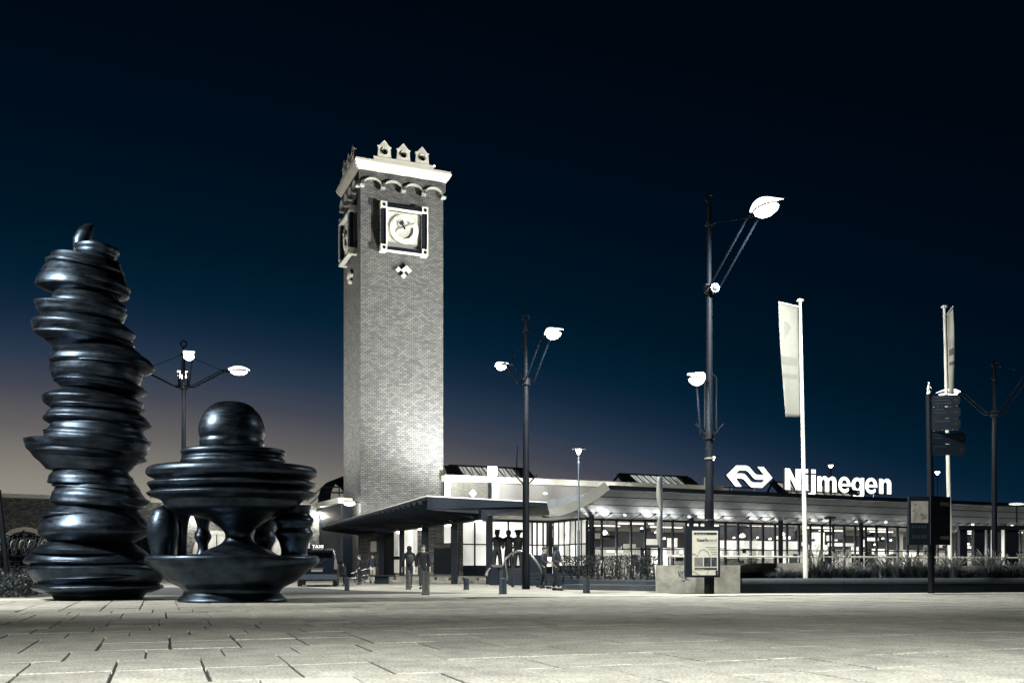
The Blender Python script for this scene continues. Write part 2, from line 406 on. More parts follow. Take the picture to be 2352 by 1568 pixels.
# ================================================================== CLOCK TOWER
TX, TY, TA = -11.86, 75.0, R(22.5)
TW, TD = 6.8, 6.0
tower = thing('clock_tower', 'tall floodlit brick clock tower with white cornice and square clock faces', 'clock tower', (TX, TY, 0), TA)
TM = MW[tower.name]
def tl(mb): mb.v = [TM @ p for p in mb.v]; return mb
mb = MB().box(0, TW, 0, TD, 0, 31.9); obj('brick_shaft', tl(mb), MAT['tower_brick'], tower)
o_ = 0.16
mb = MB().box(-o_, TW+o_, -o_, TD+o_, 31.15, 31.88); obj('frieze', tl(mb), MAT['tower_brick'], tower)
for nm, o1, z0, z1, mm in (('cornice_bed', 0.30, 31.89, 32.05, 'white_stone'), ('cornice_moulding', 0.44, 32.05, 32.24, 'white_stone'), ('cornice', 0.56, 32.24, 32.48, 'white_stone'), ('parapet', 0.50, 32.48, 32.68, 'white_stone')):
    mb = MB(); lo = o1-0.09 if nm != 'parapet' else o1
    mb.hexa([(-lo, -lo, z0), (TW+lo, -lo, z0), (TW+lo, TD+lo, z0), (-lo, TD+lo, z0), (-o1, -o1, z1), (TW+o1, -o1, z1), (TW+o1, TD+o1, z1), (-o1, TD+o1, z1)])
    obj(nm, tl(mb), MAT[mm], tower)
def face_pt(face, a, n, z):
    # face 0: right face (a along x, out = -y); face 1: left face (a along y measured from the near corner, out = -x)
    return Vector((a, -n, z)) if face == 0 else Vector((-n, a, z))
def fb(mb, face, a0, a1, n0, n1, z0, z1):
    p = [face_pt(face, a0, n1, z0), face_pt(face, a1, n1, z0), face_pt(face, a1, n0, z0), face_pt(face, a0, n0, z0)]
    q = [face_pt(face, a0, n1, z1), face_pt(face, a1, n1, z1), face_pt(face, a1, n0, z1), face_pt(face, a0, n0, z1)]
    return mb.hexa(p+q)
for face, wd in ((0, TW), (1, TD)):
    pitch = (wd-0.1)/4
    for k in range(5):
        a = 0.05+pitch*k
        obj('corbel', tl(fb(MB(), face, a-0.18, a+0.18, 0.002, 0.36, 30.54, 30.70)), MAT['grey_stone'], tower)
    for k in range(4):
        ac = 0.05+pitch*(k+0.5); hw = pitch/2-0.14; mb = MB(); n = 10
        P = []
        for i in range(n+1):
            th = math.pi*(1-i/n)
            P.append((ac+hw*math.cos(th), 30.72+0.50*math.sin(th)))
        for i in range(n):
            (a0, z0), (a1, z1) = P[i], P[i+1]
            mb.hexa([face_pt(face, a0, 0.40, z0), face_pt(face, a1, 0.40, z1), face_pt(face, a1, 0.16, z1), face_pt(face, a0, 0.16, z0),
                     face_pt(face, a0, 0.40, z0+0.10), face_pt(face, a1, 0.40, z1+0.10), face_pt(face, a1, 0.16, z1+0.10), face_pt(face, a0, 0.16, z0+0.10)])
        obj('arch', tl(mb), MAT['grey_stone'], tower, smooth=False)
    # ---- roof ornaments with round openings on a ledge
    mid = wd/2
    obj('ledge', tl(fb(MB(), face, mid-2.45, mid+2.45, -0.35, 0.42, 32.685, 33.0)), MAT['white_stone'], tower)
    for k in (-1, 0, 1):
        ac = mid+1.55*k
        out = []
        for (x, z) in [(-0.56, 0.08), (0.56, 0.08), (0.50, 0.75), (0.62, 0.92), (0.42, 0.95), (0.02, 1.42), (-0.02, 1.42), (-0.42, 0.95), (-0.62, 0.92), (-0.50, 0.75)]:
            out.append((x, z))
        # outline minus round hole: radial bridge quads
        mb = MB(); m = 40; hc = (0, 0.50); ring_o = []; ring_i = []
        def ray_hit(th):
            dx, dz = math.cos(th), math.sin(th); best = 9
            for i in range(len(out)):
                x1, y1 = out[i]; x2, y2 = out[(i+1) % len(out)]
                ex, ey = x2-x1, y2-y1; den = dx*ey-dz*ex
                if abs(den) < 1e-9: continue
                tt = ((x1-hc[0])*ey-(y1-hc[1])*ex)/den; ss = ((x1-hc[0])*dz-(y1-hc[1])*dx)/den
                if tt > 0 and -1e-6 <= ss <= 1+1e-6: best = min(best, tt)
            return best
        for i in range(m):
            th = 2*math.pi*i/m; rr = ray_hit(th)
            ring_o.append((hc[0]+math.cos(th)*rr, hc[1]+math.sin(th)*rr)); ring_i.append((hc[0]+0.27*math.cos(th), hc[1]+0.27*math.sin(th)))
        nf, nb = 0.30, 0.05
        for i in range(m):
            j = (i+1) % m
            a, b, c, d = ring_o[i], ring_o[j], ring_i[j], ring_i[i]
            mb.hexa([face_pt(face, ac+p[0], nf, 33+p[1]) for p in (a, b, c, d)]+[face_pt(face, ac+p[0], nb, 33+p[1]) for p in (a, b, c, d)])
        od = obj('gable_ornament', tl(mb), MAT['white_stone'], tower)
        mb = MB(); c0 = face_pt(face, ac, 0.06, 33.5); c1 = face_pt(face, ac, 0.40, 33.5)
        mb.tube([c0, c1], 0.27, 20, cap=False)
        mb2 = MB().tube([face_pt(face, ac, 0.02, 33.5), face_pt(face, ac, 0.08, 33.5)], 0.26, 20)
        obj('round_pane', tl(mb2), MAT['dark_glass'], od)
        obj('round_rim', tl(mb), MAT['white_stone'], od)
    # ---- clock
    cz = 27.55; hs = 1.68
    clk = obj('clock_backing', tl(fb(MB(), face, mid-1.36, mid+1.36, 0.03, 0.20, cz-1.36, cz+1.36)), MAT['grey_render'], tower)
    obj('clock_panel', tl(fb(MB(), face, mid-1.34, mid+1.14, 0.22, 0.30, cz-1.06, cz+1.34)), MAT['dial_panel'], clk)
    mb = MB(); m = 48; dc = (mid+0.02, cz+0.0)
    for i in range(m):
        t0, t1 = 2*math.pi*i/m, 2*math.pi*(i+1)/m
        pts = [(0.74, t0), (1.16, t0), (1.16, t1), (0.74, t1)]
        f_ = [face_pt(face, dc[0]+r*math.cos(t), 0.46, dc[1]+r*math.sin(t)) for r, t in pts]
        b_ = [face_pt(face, dc[0]+r*math.cos(t), 0.38, dc[1]+r*math.sin(t)) for r, t in pts]
        mb.hexa(f_+b_)
    obj('dial_ring', tl(mb), MAT['dial_white'], clk)
    for i in range(12):
        th = 2*math.pi*i/12; c = face_pt(face, dc[0]+0.95*math.cos(th), 0.465, dc[1]+0.95*math.sin(th))
        mb = MB(); e = face_pt(face, dc[0]+0.95*math.cos(th), 0.49, dc[1]+0.95*math.sin(th)); mb.tube([c, e], [0.14, 0.12], 12)
        obj('hour_mark', tl(mb), MAT['white_metal'], clk)
    def hand(ang, l0, l1, w0, w1, n, mm):
        d = (math.cos(ang), math.sin(ang)); q = (-d[1], d[0]); pts = []
        for (l, ww) in ((l0, w0), (l1, w1), (l1, -w1), (l0, -w0)):
            pts.append((dc[0]+d[0]*l+q[0]*ww, dc[1]+d[1]*l+q[1]*ww))
        obj('clock_hand', tl(MB().prism([face_pt(face, a, n, z) for a, z in pts], face_pt(face, 0, 0.05, 0)-face_pt(face, 0, 0, 0))), MAT[mm], clk)
    hand(R(28), -0.72, 1.05, 0.12, 0.08, 0.50, 'white_metal')
    hand(R(122), 0.0, 0.62, 0.05, 0.04, 0.56, 'dark_metal'); hand(R(122), 0.36, 0.66, 0.16, 0.20, 0.58, 'blue_steel')
    mb = MB().tube([face_pt(face, dc[0], 0.30, dc[1]), face_pt(face, dc[0], 0.64, dc[1])], 0.07, 10); obj('hub', tl(mb), MAT['dark_metal'], clk)
    for s_ in (-1, 1):
        obj('frame_bar', tl(fb(MB(), face, mid+s_*hs-0.15, mid+s_*hs+0.15, 0.30, 0.56, cz-hs+0.25, cz+hs-0.25)), MAT['dark_metal'], tower)
        obj('frame_bar', tl(fb(MB(), face, mid-hs+0.25, mid+hs-0.25, 0.30, 0.56, cz+s_*hs-0.15, cz+s_*hs+0.15)), MAT['dark_metal'], tower)
        obj('frame_trim', tl(fb(MB(), face, mid+s_*1.47-0.05 if s_ < 0 else mid+1.84, mid+s_*1.47+0.05 if s_ < 0 else mid+1.92, 0.32, 0.68, cz-hs+0.25, cz+hs-0.25)), MAT['white_metal'], tower)
        obj('frame_trim', tl(fb(MB(), face, mid-hs+0.25, mid+hs-0.25, 0.32, 0.68, cz+(1.42 if s_ > 0 else -1.92), cz+(1.50 if s_ > 0 else -1.84))), MAT['white_metal'], tower)
        for s2 in (-1, 1):
            blk = obj('corner_block', tl(fb(MB(), face, mid+s_*hs-0.25, mid+s_*hs+0.25, 0.003, 0.66, cz+s2*hs-0.25, cz+s2*hs+0.25)), MAT['white_stone'], tower)
            mb = MB().tube([face_pt(face, mid+s_*hs, 0.655, cz+s2*hs), face_pt(face, mid+s_*hs, 0.70, cz+s2*hs)], [0.15, 0.11], 14)
            obj('boss', tl(mb), MAT['dark_metal'], blk)
    # ---- small square-and-cross emblem below the clock
    ez = 24.4; e = 0.30
    for (i, j, mm) in ((-1, -1, 'white_stone'), (0, 0, 'white_stone'), (-1, 1, 'white_stone'), (1, -1, 'white_stone'), (1, 0, 'grey_stone'), (-1, 0, 'dark_metal'), (0, -1, 'dark_metal'), (0, 1, 'dark_metal'), (1, 1, 'dark_metal')):
        cx, cz_ = (i-j)*e*0.707*1.02, (i+j)*e*0.707*1.02
        pts = [(cx-e*0.69, cz_), (cx, cz_-e*0.69), (cx+e*0.69, cz_), (cx, cz_+e*0.69)]
        dep = 0.26 if mm != 'dark_metal' else 0.08
        obj('emblem_block', tl(MB().prism([face_pt(face, mid+0.05+a, 0.004, ez+z) for a, z in pts], face_pt(face, 0, dep, 0))), MAT[mm], tower)
# small aircraft light and aerials on top
mb = MB().tube([(TW-0.6, 0.5, 32.6), (TW-0.6, 0.5, 33.3)], 0.03, 6); rod = obj('beacon_rod', tl(mb), MAT['dark_metal'], tower)
mb = MB().ell((TW-0.6, 0.5, 33.36), 0.09, 0.09, 0.09); obj('beacon', tl(mb), MAT['soft_glow'], rod)

# ================================================================== STATION BUILDING
SF = Frame(0.63, 58.0, 27.0)             # long glazed front
FLOOR = 0.30
st = thing('station_building', 'long low station building with glazed front, curved panelled eaves and flat roofs', 'station', (0.63, 58.0, 0))
def px2(fr, u, v, n=0.0): return fr.px(u, v, n)
T0 = SF.px(1348, 1200)[0]; T1 = 62.0
ZT = 3.8
pitch = 1.10
# floor, back wall, ceiling of the hall
obj('hall_floor', MB().fbox(SF, T0-6, T1, -16, 0.4, 0.0, FLOOR), MAT['interior_floor'], st)
obj('back_wall', MB().fbox(SF, T0-6, T1, -16.2, -16, FLOOR, 5.0), MAT['interior_white'], st)
obj('hall_ceiling', MB().fbox(SF, T0-4, T1, -16, -0.10, 4.05, 4.2), MAT['interior_white'], st)
obj('head_beam', MB().fbox(SF, T0, T1, -0.10, 0.10, ZT, ZT+0.14), MAT['dark_metal'], st)
obj('end_wall', MB().fbox(SF, T1, T1+0.3, -16, 0.4, FLOOR, 5.0), MAT['interior_white'], st)
nb = int((T1-T0)/pitch)
mull = MB().fbox(Frame(0, 0, 27), -0.05, 0.05, -0.08, 0.08, FLOOR, ZT)
mull_o = None
pane_up = pane_lo = None
for k in range(nb+1):
    t = T0+k*pitch
    wide = (k % 7 == 0)
    if wide:
        c = SF.w(t, 0.55, 0)
        mb = MB().tube([(c.x, c.y, FLOOR), (c.x, c.y, ZT+0.35)], 0.16, 14); obj('column', mb, MAT['dark_metal'], st, smooth=True)
    mb = MB().fbox(SF, t-0.05, t+0.05, -0.08, 0.08, FLOOR, ZT); obj('mullion', mb, MAT['dark_metal'], st)
    obj('eaves_rib', MB().hexa([SF.w(t+i, n_, z_) for (n_, z_) in ((0.09, ZT+0.10), (1.15, ZT+0.36)) for i in (-0.035, 0.035)][:2]+[SF.w(t+0.035, 1.15, ZT+0.36), SF.w(t-0.035, 1.15, ZT+0.36)]+[SF.w(t-0.035, 0.09, ZT+0.17), SF.w(t+0.035, 0.09, ZT+0.17), SF.w(t+0.035, 1.15, ZT+0.47), SF.w(t-0.035, 1.15, ZT+0.47)]), MAT['blue_steel'], st)
    if k < nb:
        obj('pane', MB().fbox(SF, t+0.055, t+pitch-0.055, -0.01, 0.01, FLOOR+0.05, 1.98), MAT['clear_glass'], st)
        obj('pane', MB().fbox(SF, t+0.055, t+pitch-0.055, -0.01, 0.01, 2.06, ZT-0.01), MAT['clear_glass'], st)
        obj('transom', MB().fbox(SF, t+0.05, t+pitch-0.05, -0.05, 0.05, 1.98, 2.06), MAT['dark_metal'], st)
# ceiling light strips and area lamps in the hall
for k in range(9):
    t = T0+2.5+k*6.0
    for n_ in (-3.2, -7.0, -11.5):
        obj('ceiling_light', MB().fbox(SF, t-1.5, t+1.5, n_-0.12, n_+0.12, 3.98, 4.048), MAT['soft_glow'], st)
for k in range(6):
    t = T0+4+k*9.2
    a = light('AREA', 'hall_light', SF.w(t, -6, 3.9), 330, SF.w(t, -6, 0), size=(7, 6))
# shop fronts on the back wall: dark fascias, bright counters and openings
rndm = random.Random(5)
t = T0-3
shop_cols = ['shop_light', 'lit_dim', 'shop_light', 'lit_window']
while t < T1-4:
    wd = rndm.uniform(3.0, 5.5)
    obj('shop_fascia', MB().fbox(SF, t+0.1, t+wd-0.1, -11.5, -11.0, 2.35, 3.6), MAT['interior_dark'], st)
    obj('shop_opening', MB().fbox(SF, t+0.25, t+wd-0.25, -11.6, -11.5, FLOOR+0.01, 2.34), MAT[rndm.choice(shop_cols)], st)
    obj('shop_pier', MB().fbox(SF, t+wd-0.1, t+wd+0.3, -11.8, -10.9, FLOOR, 3.9), MAT['interior_white' if rndm.random() < 0.6 else 'interior_dark'], st)
    t += wd+0.2
rb = random.Random(21)
for k in range(85):
    t_ = rb.uniform(T0-1, T1-8); n_ = rb.uniform(-10.9, -5.0); w_ = rb.uniform(0.25, 1.5); z_ = rb.choice((0.4, 0.9, 1.3, 1.9, 2.5, 3.0)); h_ = rb.uniform(0.15, 0.7)
    if z_ < 1.0: h_ = rb.uniform(0.5, 1.1)
    obj('shop_panel', MB().fbox(SF, t_, t_+w_, n_-0.08, n_, z_, min(3.7, z_+h_)), MAT[rb.choice(('lit_window', 'shop_light', 'interior_dark', 'interior_dark', 'dark_metal', 'lit_dim', 'interior_white'))], st)
for k in range(26):
    t_ = T0+0.8+k*1.55+rb.uniform(-0.3, 0.3); n_ = rb.uniform(-4.5, -1.6)
    c = SF.w(t_, n_, FLOOR)
    obj('cafe_table', MB().tube([c, c+Vector((0, 0, 0.74))], 0.035, 6).tube([c+Vector((0, 0, 0.74)), c+Vector((0, 0, 0.78))], 0.34, 14), MAT['interior_dark'], st)
def hall_thing(name, label, cat, mb, mm, **k): return obj(name, mb, MAT[mm], label=label, cat=cat, **k)
# counters, racks, lit signs seen through the glass (measured on the picture, placed inside the hall)
def inhall(u0, v0, u1, v1, n, mb=None, dn=0.4):
    t0, z1 = SF.px(u0, v0, n); t1, z0 = SF.px(u1, v1, n)
    return (mb or MB()).fbox(SF, t0, t1, n-dn, n, z0, z1)
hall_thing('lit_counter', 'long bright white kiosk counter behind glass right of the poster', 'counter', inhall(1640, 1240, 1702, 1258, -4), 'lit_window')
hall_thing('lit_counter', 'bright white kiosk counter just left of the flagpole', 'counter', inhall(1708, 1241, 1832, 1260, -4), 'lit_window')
hall_thing('menu_board', 'dark menu wall behind the kiosk counters', 'board', inhall(1655, 1206, 1825, 1238, -6, dn=0.1), 'interior_dark')
hall_thing('lit_screen', 'bright information screen on the wall left of the poster', 'screen', inhall(1620-0, 1246, 1645, 1260, -3, dn=0.08), 'lit_window')
hall_thing('lit_screen', 'white departure screen hanging left of the slim banner', 'screen', inhall(1534, 1235, 1556, 1256, -3, dn=0.08), 'lit_window')
hall_thing('display_case', 'tall glowing glass display case right of the flagpole', 'display case', inhall(1872, 1222, 1894, 1262, -4), 'lit_window')
hall_thing('display_case', 'bright open shop shelf under the logo sign', 'display case', inhall(1866, 1250, 1902, 1272, -3), 'shop_light')
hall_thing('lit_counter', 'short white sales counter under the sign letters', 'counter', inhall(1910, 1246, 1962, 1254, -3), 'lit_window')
hall_thing('wall_screen', 'dark framed screen high on the bright wall under the sign letters', 'screen', inhall(1915, 1222, 1935, 1238, -8, dn=0.1), 'interior_dark')
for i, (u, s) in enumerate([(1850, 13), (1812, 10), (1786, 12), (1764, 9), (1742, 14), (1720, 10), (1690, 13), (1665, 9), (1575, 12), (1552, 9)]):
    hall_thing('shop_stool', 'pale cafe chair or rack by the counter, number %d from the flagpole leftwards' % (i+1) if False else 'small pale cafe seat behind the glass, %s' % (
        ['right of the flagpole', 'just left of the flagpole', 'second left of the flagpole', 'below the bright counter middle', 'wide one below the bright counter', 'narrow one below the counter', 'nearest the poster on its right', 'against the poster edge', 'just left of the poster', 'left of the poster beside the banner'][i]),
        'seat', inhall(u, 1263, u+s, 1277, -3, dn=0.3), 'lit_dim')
# cloud shaped pendant lamps
pend = [(1357, 1216, 9, 1), (1396, 1200, 8, 0), (1388, 1223, 15, 1), (1444, 1206, 6, 0), (1474, 1213, 7, 1), (1486, 1204, 9, 0), (1506, 1222, 6, 1), (1526, 1236, 7, 1), (1622, 1228, 8, 1), (1652, 1222, 8, 0), (1686, 1234, 6, 1), (1705, 1230, 14, 1), (1740, 1234, 6, 1),
        (1769, 1237, 7, 1), (1798, 1226, 11, 1), (1822, 1232, 7, 0), (1836, 1221, 6, 0), (1868, 1240, 10, 0), (1890, 1220, 9, 0), (1941, 1229, 6, 0), (1995, 1223, 9, 0), (2010, 1250, 7, 1), (2028, 1236, 6, 1), (2046, 1240, 6, 1), (2224, 1249, 7, 1), (2254, 1250, 9, 1)]
for i, (u, v, s, lit) in enumerate(pend):
    n_ = -2.0
    tt, z = SF.px(u, v, n_); c = SF.w(tt, n_, z); r = s/FPX*c.y*0.5
    th = thing('pendant_lamp', '', 'pendant lamp', (c.x, c.y, z-r*0.6), group='cloud shaped pendant lamps in the station hall')
    lr = 'left' if u < 1600 else 'right'
    th['label'] = '%s cloud shaped pendant lamp in the hall, %s' % ('glowing white' if lit else 'unlit dark', [
        'leftmost of them all', 'dark one nearest the hall corner', 'big one near the hall corner', 'small one high near the slim banner', 'above the left railing', 'dark one left of the slim banner', 'low one left of the slim banner', 'lowest one left of the slim banner',
        'just left of the poster', 'high one right of the poster', 'small one above the long counter start', 'large one above the long counter', 'small one above the counter middle', 'low one left of the flagpole', 'biggest one left of the flagpole', 'beside the flagpole on its left',
        'high one touching the flagpole', 'low one right of the flagpole', 'above the tall display case', 'high one under the sign letters', 'high one left of the map stand', 'lowest one left of the map stand', 'second left of the map stand', 'nearest the map stand on its left',
        'just right of the map stand', 'far right one past the second flagpole'][i])
    mb = MB(); mb.ell((c.x, c.y, z), r, r*0.8, r*0.62, 12, 7); mb.ell((c.x-r*0.45, c.y, z-r*0.15), r*0.62, r*0.6, r*0.45, 10, 6); mb.ell((c.x+r*0.1, c.y, z+r*0.35), r*0.55, r*0.5, r*0.45, 10, 6)
    obj('shade', mb, MAT['soft_glow' if lit else 'interior_dark'], th, smooth=True)
    obj('cable', MB().tube([(c.x, c.y, z), (c.x, c.y, 4.05)], 0.012, 5), MAT['dark_metal'], th)

# ---- curved eaves built from separate panels
prof = []
for i in range(17):
    a = (i/16.0)
    prof.append((0.05+3.35*(a**0.92), ZT+0.14+1.62*(a**1.40)))
def pf(a):
    x = a*16; i = min(int(x), 15); f = x-i
    return (prof[i][0]*(1-f)+prof[i+1][0]*f, prof[i][1]*(1-f)+prof[i+1][1]*f)
rows = [0.0, 0.30, 0.56, 0.78, 1.0]
def tleft(a):                       # oblique cut at the left end of the eaves
    n_, z_ = pf(a)
    return SF.px(1248+153*a**0.75, 1200, n_)[0]
pw = 1.40; ncol = int((T1-T0+2)/pw)
for ri in range(4):
    for k in range(-4, ncol):
        t0 = T0+k*pw; t1 = t0+pw
        mb = MB(); n = 4; top = []
        sh = 0.75                        # joints lean along the sweep
        skip = False
        for i in range(n+1):
            a = rows[ri]+(rows[ri+1]-rows[ri])*i/n
            aa = min(max(a, rows[ri]+0.012), rows[ri+1]-0.012)
            nn, z = pf(aa); s_ = aa*sh; tlim = tleft(aa)+0.02
            L0 = max(t0+0.012+s_, tlim); L1 = max(t1-0.012+s_, tlim)
            if L1-L0 < 0.02 and i in (0, n): skip = skip or (i == 0)
            top.append((L0, L1, nn, z))
        if all(q[1]-q[0] < 0.05 for q in top): continue
        for i in range(n):
            A, B = top[i], top[i+1]
            p = [SF.w(A[0], A[2], A[3]), SF.w(A[1], A[2], A[3]), SF.w(B[1], B[2], B[3]), SF.w(B[0], B[2], B[3])]
            mb.quad(*p)
        k0 = len(mb.v)
        obj('eaves_panel', mb, MAT['grey_panel'], st, smooth=True)
mb = MB()                                 # backing behind the panel joints
for i in range(16):
    (n0, z0), (n1, z1) = prof[i], prof[i+1]; a0, a1 = i/16, (i+1)/16
    mb.quad(SF.w(tleft(a0), n0-0.02, z0+0.06), SF.w(T1+2, n0-0.02, z0+0.06), SF.w(T1+2, n1-0.02, z1+0.06), SF.w(tleft(a1), n1-0.02, z1+0.06))
obj('eaves_backing', mb, MAT['dark_metal'], st)
mb = MB()                                 # pale lip along the curved left end, thick band
for i in range(16):
    (n0, z0), (n1, z1) = prof[i], prof[i+1]; a0, a1 = i/16, (i+1)/16
    h0 = 0.50-0.05*a0; h1 = 0.50-0.05*a1
    P0 = SF.w(tleft(a0), n0, z0-0.06); P1 = SF.w(tleft(a1), n1, z1-0.06)
    Q0 = P0+Vector((-0.32, 0.1, h0)); Q1 = P1+Vector((-0.32, 0.1, h1)); b_ = Vector((0.02, 0.35, 0))
    lip = MB().hexa([P0, P1, P1+b_, P0+b_, Q0, Q1, Q1+b_, Q0+b_])
    if i % 2 == 0: cur = MB()
    cur.v, cur.f = (cur.v, cur.f)
    k = len(cur.v); cur.v += lip.v; cur.f += [tuple(x+k for x in f) for f in lip.f]
    if i % 2 == 1: obj('eaves_lip', cur, MAT['pale_panel'], st)
# upright cladding panels behind the lip
EP = frame2(W(1185, 1295, 64.0), W(1408, 1295, 61.5))
for k in range(12):
    u0 = 1150+k*21.5; u1 = u0+20.8
    t0, zt = EP.px(u0, 1165-(k/11.0)*38, 0); t1, zt1 = EP.px(u1, 1165-((k+1)/11.0)*38, 0)
    zb = EP.px(u0, 1187-max(0, k-2)*1.6-(max(0, k-6)*3.6), 0)[1]
    mb = MB().hexa([EP.w(t0, 0.03, zb), EP.w(t1, 0.03, zb), EP.w(t1, 0, zb), EP.w(t0, 0, zb), EP.w(t0, 0.03, zt), EP.w(t1, 0.03, zt1), EP.w(t1, 0, zt1), EP.w(t0, 0, zt)])
    obj('cladding_panel', mb, MAT['grey_panel'], st)
obj('eaves_roof', MB().fbox(SF, tleft(1.0)+1.2, T1+4, 2.2, 3.15, 5.50, 5.62), MAT['roofing'], st)
obj('eaves_roof', MB().fbox(SF, tleft(1.0)+8, T1+4, -6, 2.19, 5.50, 5.62), MAT['roofing'], st)
obj('eaves_edge', MB().fbox(SF, tleft(1.0), T1+4, 3.16, 3.5, 5.45, 5.72), MAT['canopy_metal'], st)
for k, (u, v) in enumerate([(1440, 1182), (1588, 1187), (1730, 1190), (1762, 1192), (1872, 1196), (1971, 1199), (2040, 1203), (2240, 1207), (2330, 1209)]):
    t_, z_ = SF.px(u, 1203, 1.2)
    nn, z_ = pf(0.25)
    c = SF.w(t_, nn, z_-0.03)
    sp = obj('eaves_spotlight', MB().tube([(c.x, c.y, c.z+0.05), (c.x, c.y, c.z-0.05)], 0.09, 12), MAT['soft_glow'], st)
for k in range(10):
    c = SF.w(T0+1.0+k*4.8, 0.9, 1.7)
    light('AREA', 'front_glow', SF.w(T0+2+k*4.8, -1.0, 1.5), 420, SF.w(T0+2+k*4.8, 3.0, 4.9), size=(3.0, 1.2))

# ---- taller block behind with the long white roof edge
UF = Frame(-5.0, 77.4, 24.0)
zr = 8.2
obj('upper_wall', MB().fbox(UF, 0.0, 27.0, -14, 0, 0.2, zr-0.5), MAT['grey_render'], st)
obj('roof_edge', MB().fbox(UF, -0.6, 27.0, -0.6, 0.55, zr-0.46, zr), MAT['white_paint'], st)
obj('flat_roof', MB().fbox(UF, -0.6, 27.0, -15, -0.61, zr-0.46, zr-0.02), MAT['roofing'], st)
for (u0, u1, mm, nm) in ((1020, 1032, 'white_paint', 'pilaster'), (1032, 1183, 'pale_brick', 'brick_panel'), (1186, 1195, 'dark_metal', 'downpipe'), (1195, 1209, 'white_paint', 'pilaster')):
    if nm == 'brick_panel': u0, u1 = 1034, 1118
    if nm == 'downpipe': u0, u1 = 1121, 1127
    if nm == 'pilaster' and u0 > 1100: u0, u1 = 1128, 1143
    t0 = UF.px(u0, 1150)[0]; t1 = UF.px(u1, 1150)[0]
    obj(nm, MB().fbox(UF, t0, t1, 0.003, 0.22 if nm != 'brick_panel' else 0.08, 0.25, zr-0.47), MAT[mm], st)
t_, z_ = UF.px(1085, 1133)
pts = [(t_-0.34, z_), (t_, z_-0.34), (t_+0.34, z_), (t_, z_+0.34)]
em = obj('diamond_plaque', MB().prism([UF.w(a, 0.085, z) for a, z in pts], UF.w(0, 0.06, 0)-UF.w(0, 0, 0)), MAT['white_paint'], st)
pts = [(t_-0.24, z_), (t_, z_-0.24), (t_+0.24, z_), (t_, z_+0.24)]
obj('plaque_line', MB().prism([UF.w(a, 0.146, z) for a, z in pts], UF.w(0, 0.02, 0)-UF.w(0, 0, 0)), MAT['dark_metal'], em)
pts = [(t_-0.20, z_), (t_-0.02, z_-0.18), (t_+0.16, z_), (t_-0.02, z_+0.18)]
obj('plaque_centre', MB().prism([UF.w(a, 0.167, z) for a, z in pts], UF.w(0, 0.02, 0)-UF.w(0, 0, 0)), MAT['white_paint'], em)
t_, z_ = UF.px(1333, 1141-6)
c = UF.w(UF.px(1251, 1133)[0], 0.15, UF.px(1251, 1133)[1]); obj('wall_light', MB().ell(c, 0.18, 0.14, 0.08), MAT['soft_glow'], st)
# right continuation of the roof, lower and dark
RF = frame2(UF.w(26.9, 0, 0)[:2], W(2460, 1295, 112)[:2])
obj('hall_roof_edge', MB().fbox(RF, 0, RF.len, -0.5, 0.3, 6.9, 7.85), MAT['canopy_metal'], st)
obj('hall_roof', MB().fbox(RF, 0, RF.len, -18, -0.51, 6.9, 7.8), MAT['roofing'], st)
obj('white_fin', MB().fbox(UF, UF.px(1608, 1150)[0], UF.px(1616, 1150)[0], 0.6, 1.6, 4.6, 8.9), MAT['white_paint'], st)
# roof lanterns: braced glass ridge with louvred ends
def lantern(fr, u0, u1, vt0, vt1, zb, n_off, depth, npan, lit, lv=0.22, ends=(1, 1)):
    t0, zt = fr.px(u0, vt0, n_off-depth*0.3); t1 = fr.px(u1, vt1, n_off)[0]
    H = zt-zb
    base = obj('roof_lantern', MB().fbox(fr, t0, t1, n_off-depth, n_off, zb-0.25, zb), MAT['roofing'], st)
    nr = n_off-depth*0.42
    def face(t, z, off=0.0): f = (z-zb)/H; return fr.w(t, n_off-0.04+off-(n_off-nr)*f, z)
    Lw = (t1-t0)*lv; ta = t0+Lw*ends[0]; tb = t1-Lw*ends[1]
    obj('lantern_ridge', MB().fbox(fr, t0+H*0.5, t1-H*0.5, nr-0.12, nr+0.1, zt-0.05, zt+0.08), MAT['dark_metal'], base)
    obj('lantern_glazing', MB().quad(face(ta, zb, -0.12), face(tb, zb, -0.12), face(tb, zt-0.03, -0.12), face(ta, zt-0.03, -0.12)), MAT['lantern_light' if lit else 'lit_dim'], base)
    pwid = (tb-ta)/npan
    for i in range(npan+1):
        x = ta+i*pwid
        mb = MB().tube([face(x, zb), face(x-pwid*0.5+0.001, zt) if False else face(x-0.25*pwid, zt)], 0.055, 5); obj('lantern_bar', mb, MAT['dark_metal'], base)
        if i < npan:
            obj('lantern_brace', MB().tube([face(x, zb), face(x+pwid*0.42, zt), ], 0.03, 4), MAT['dark_metal'], base)
    for e, (a, b) in enumerate(((t0, ta), (tb, t1))):
        if not ends[e]: continue
        for k in range(7):
            z0 = zb+H*k/7.0
            f0 = 0.55*H*(z0-zb)/H
            aa, bb = (a+(f0 if e == 0 else 0), b-0.25*pwid*k/7 if e == 0 else b-f0)
            if e == 1: aa = a-0.25*pwid*k/7
            obj('louvre', MB().hexa([face(aa, z0+0.02, 0.05), face(bb, z0+0.02, 0.05), face(bb, z0+0.02, -0.03), face(aa, z0+0.02, -0.03), face(aa, z0+H/7*0.75, 0.0), face(bb, z0+H/7*0.75, 0.0), face(bb, z0+H/7*0.75, -0.04), face(aa, z0+H/7*0.75, -0.04)]), MAT['blue_steel'], base)
        obj('louvre_back', MB().quad(face(a, zb, -0.16), face(b, zb, -0.16), face(b-0.2, zt, -0.16), face(a+0.3, zt, -0.16)), MAT['interior_dark'], base)
    return base
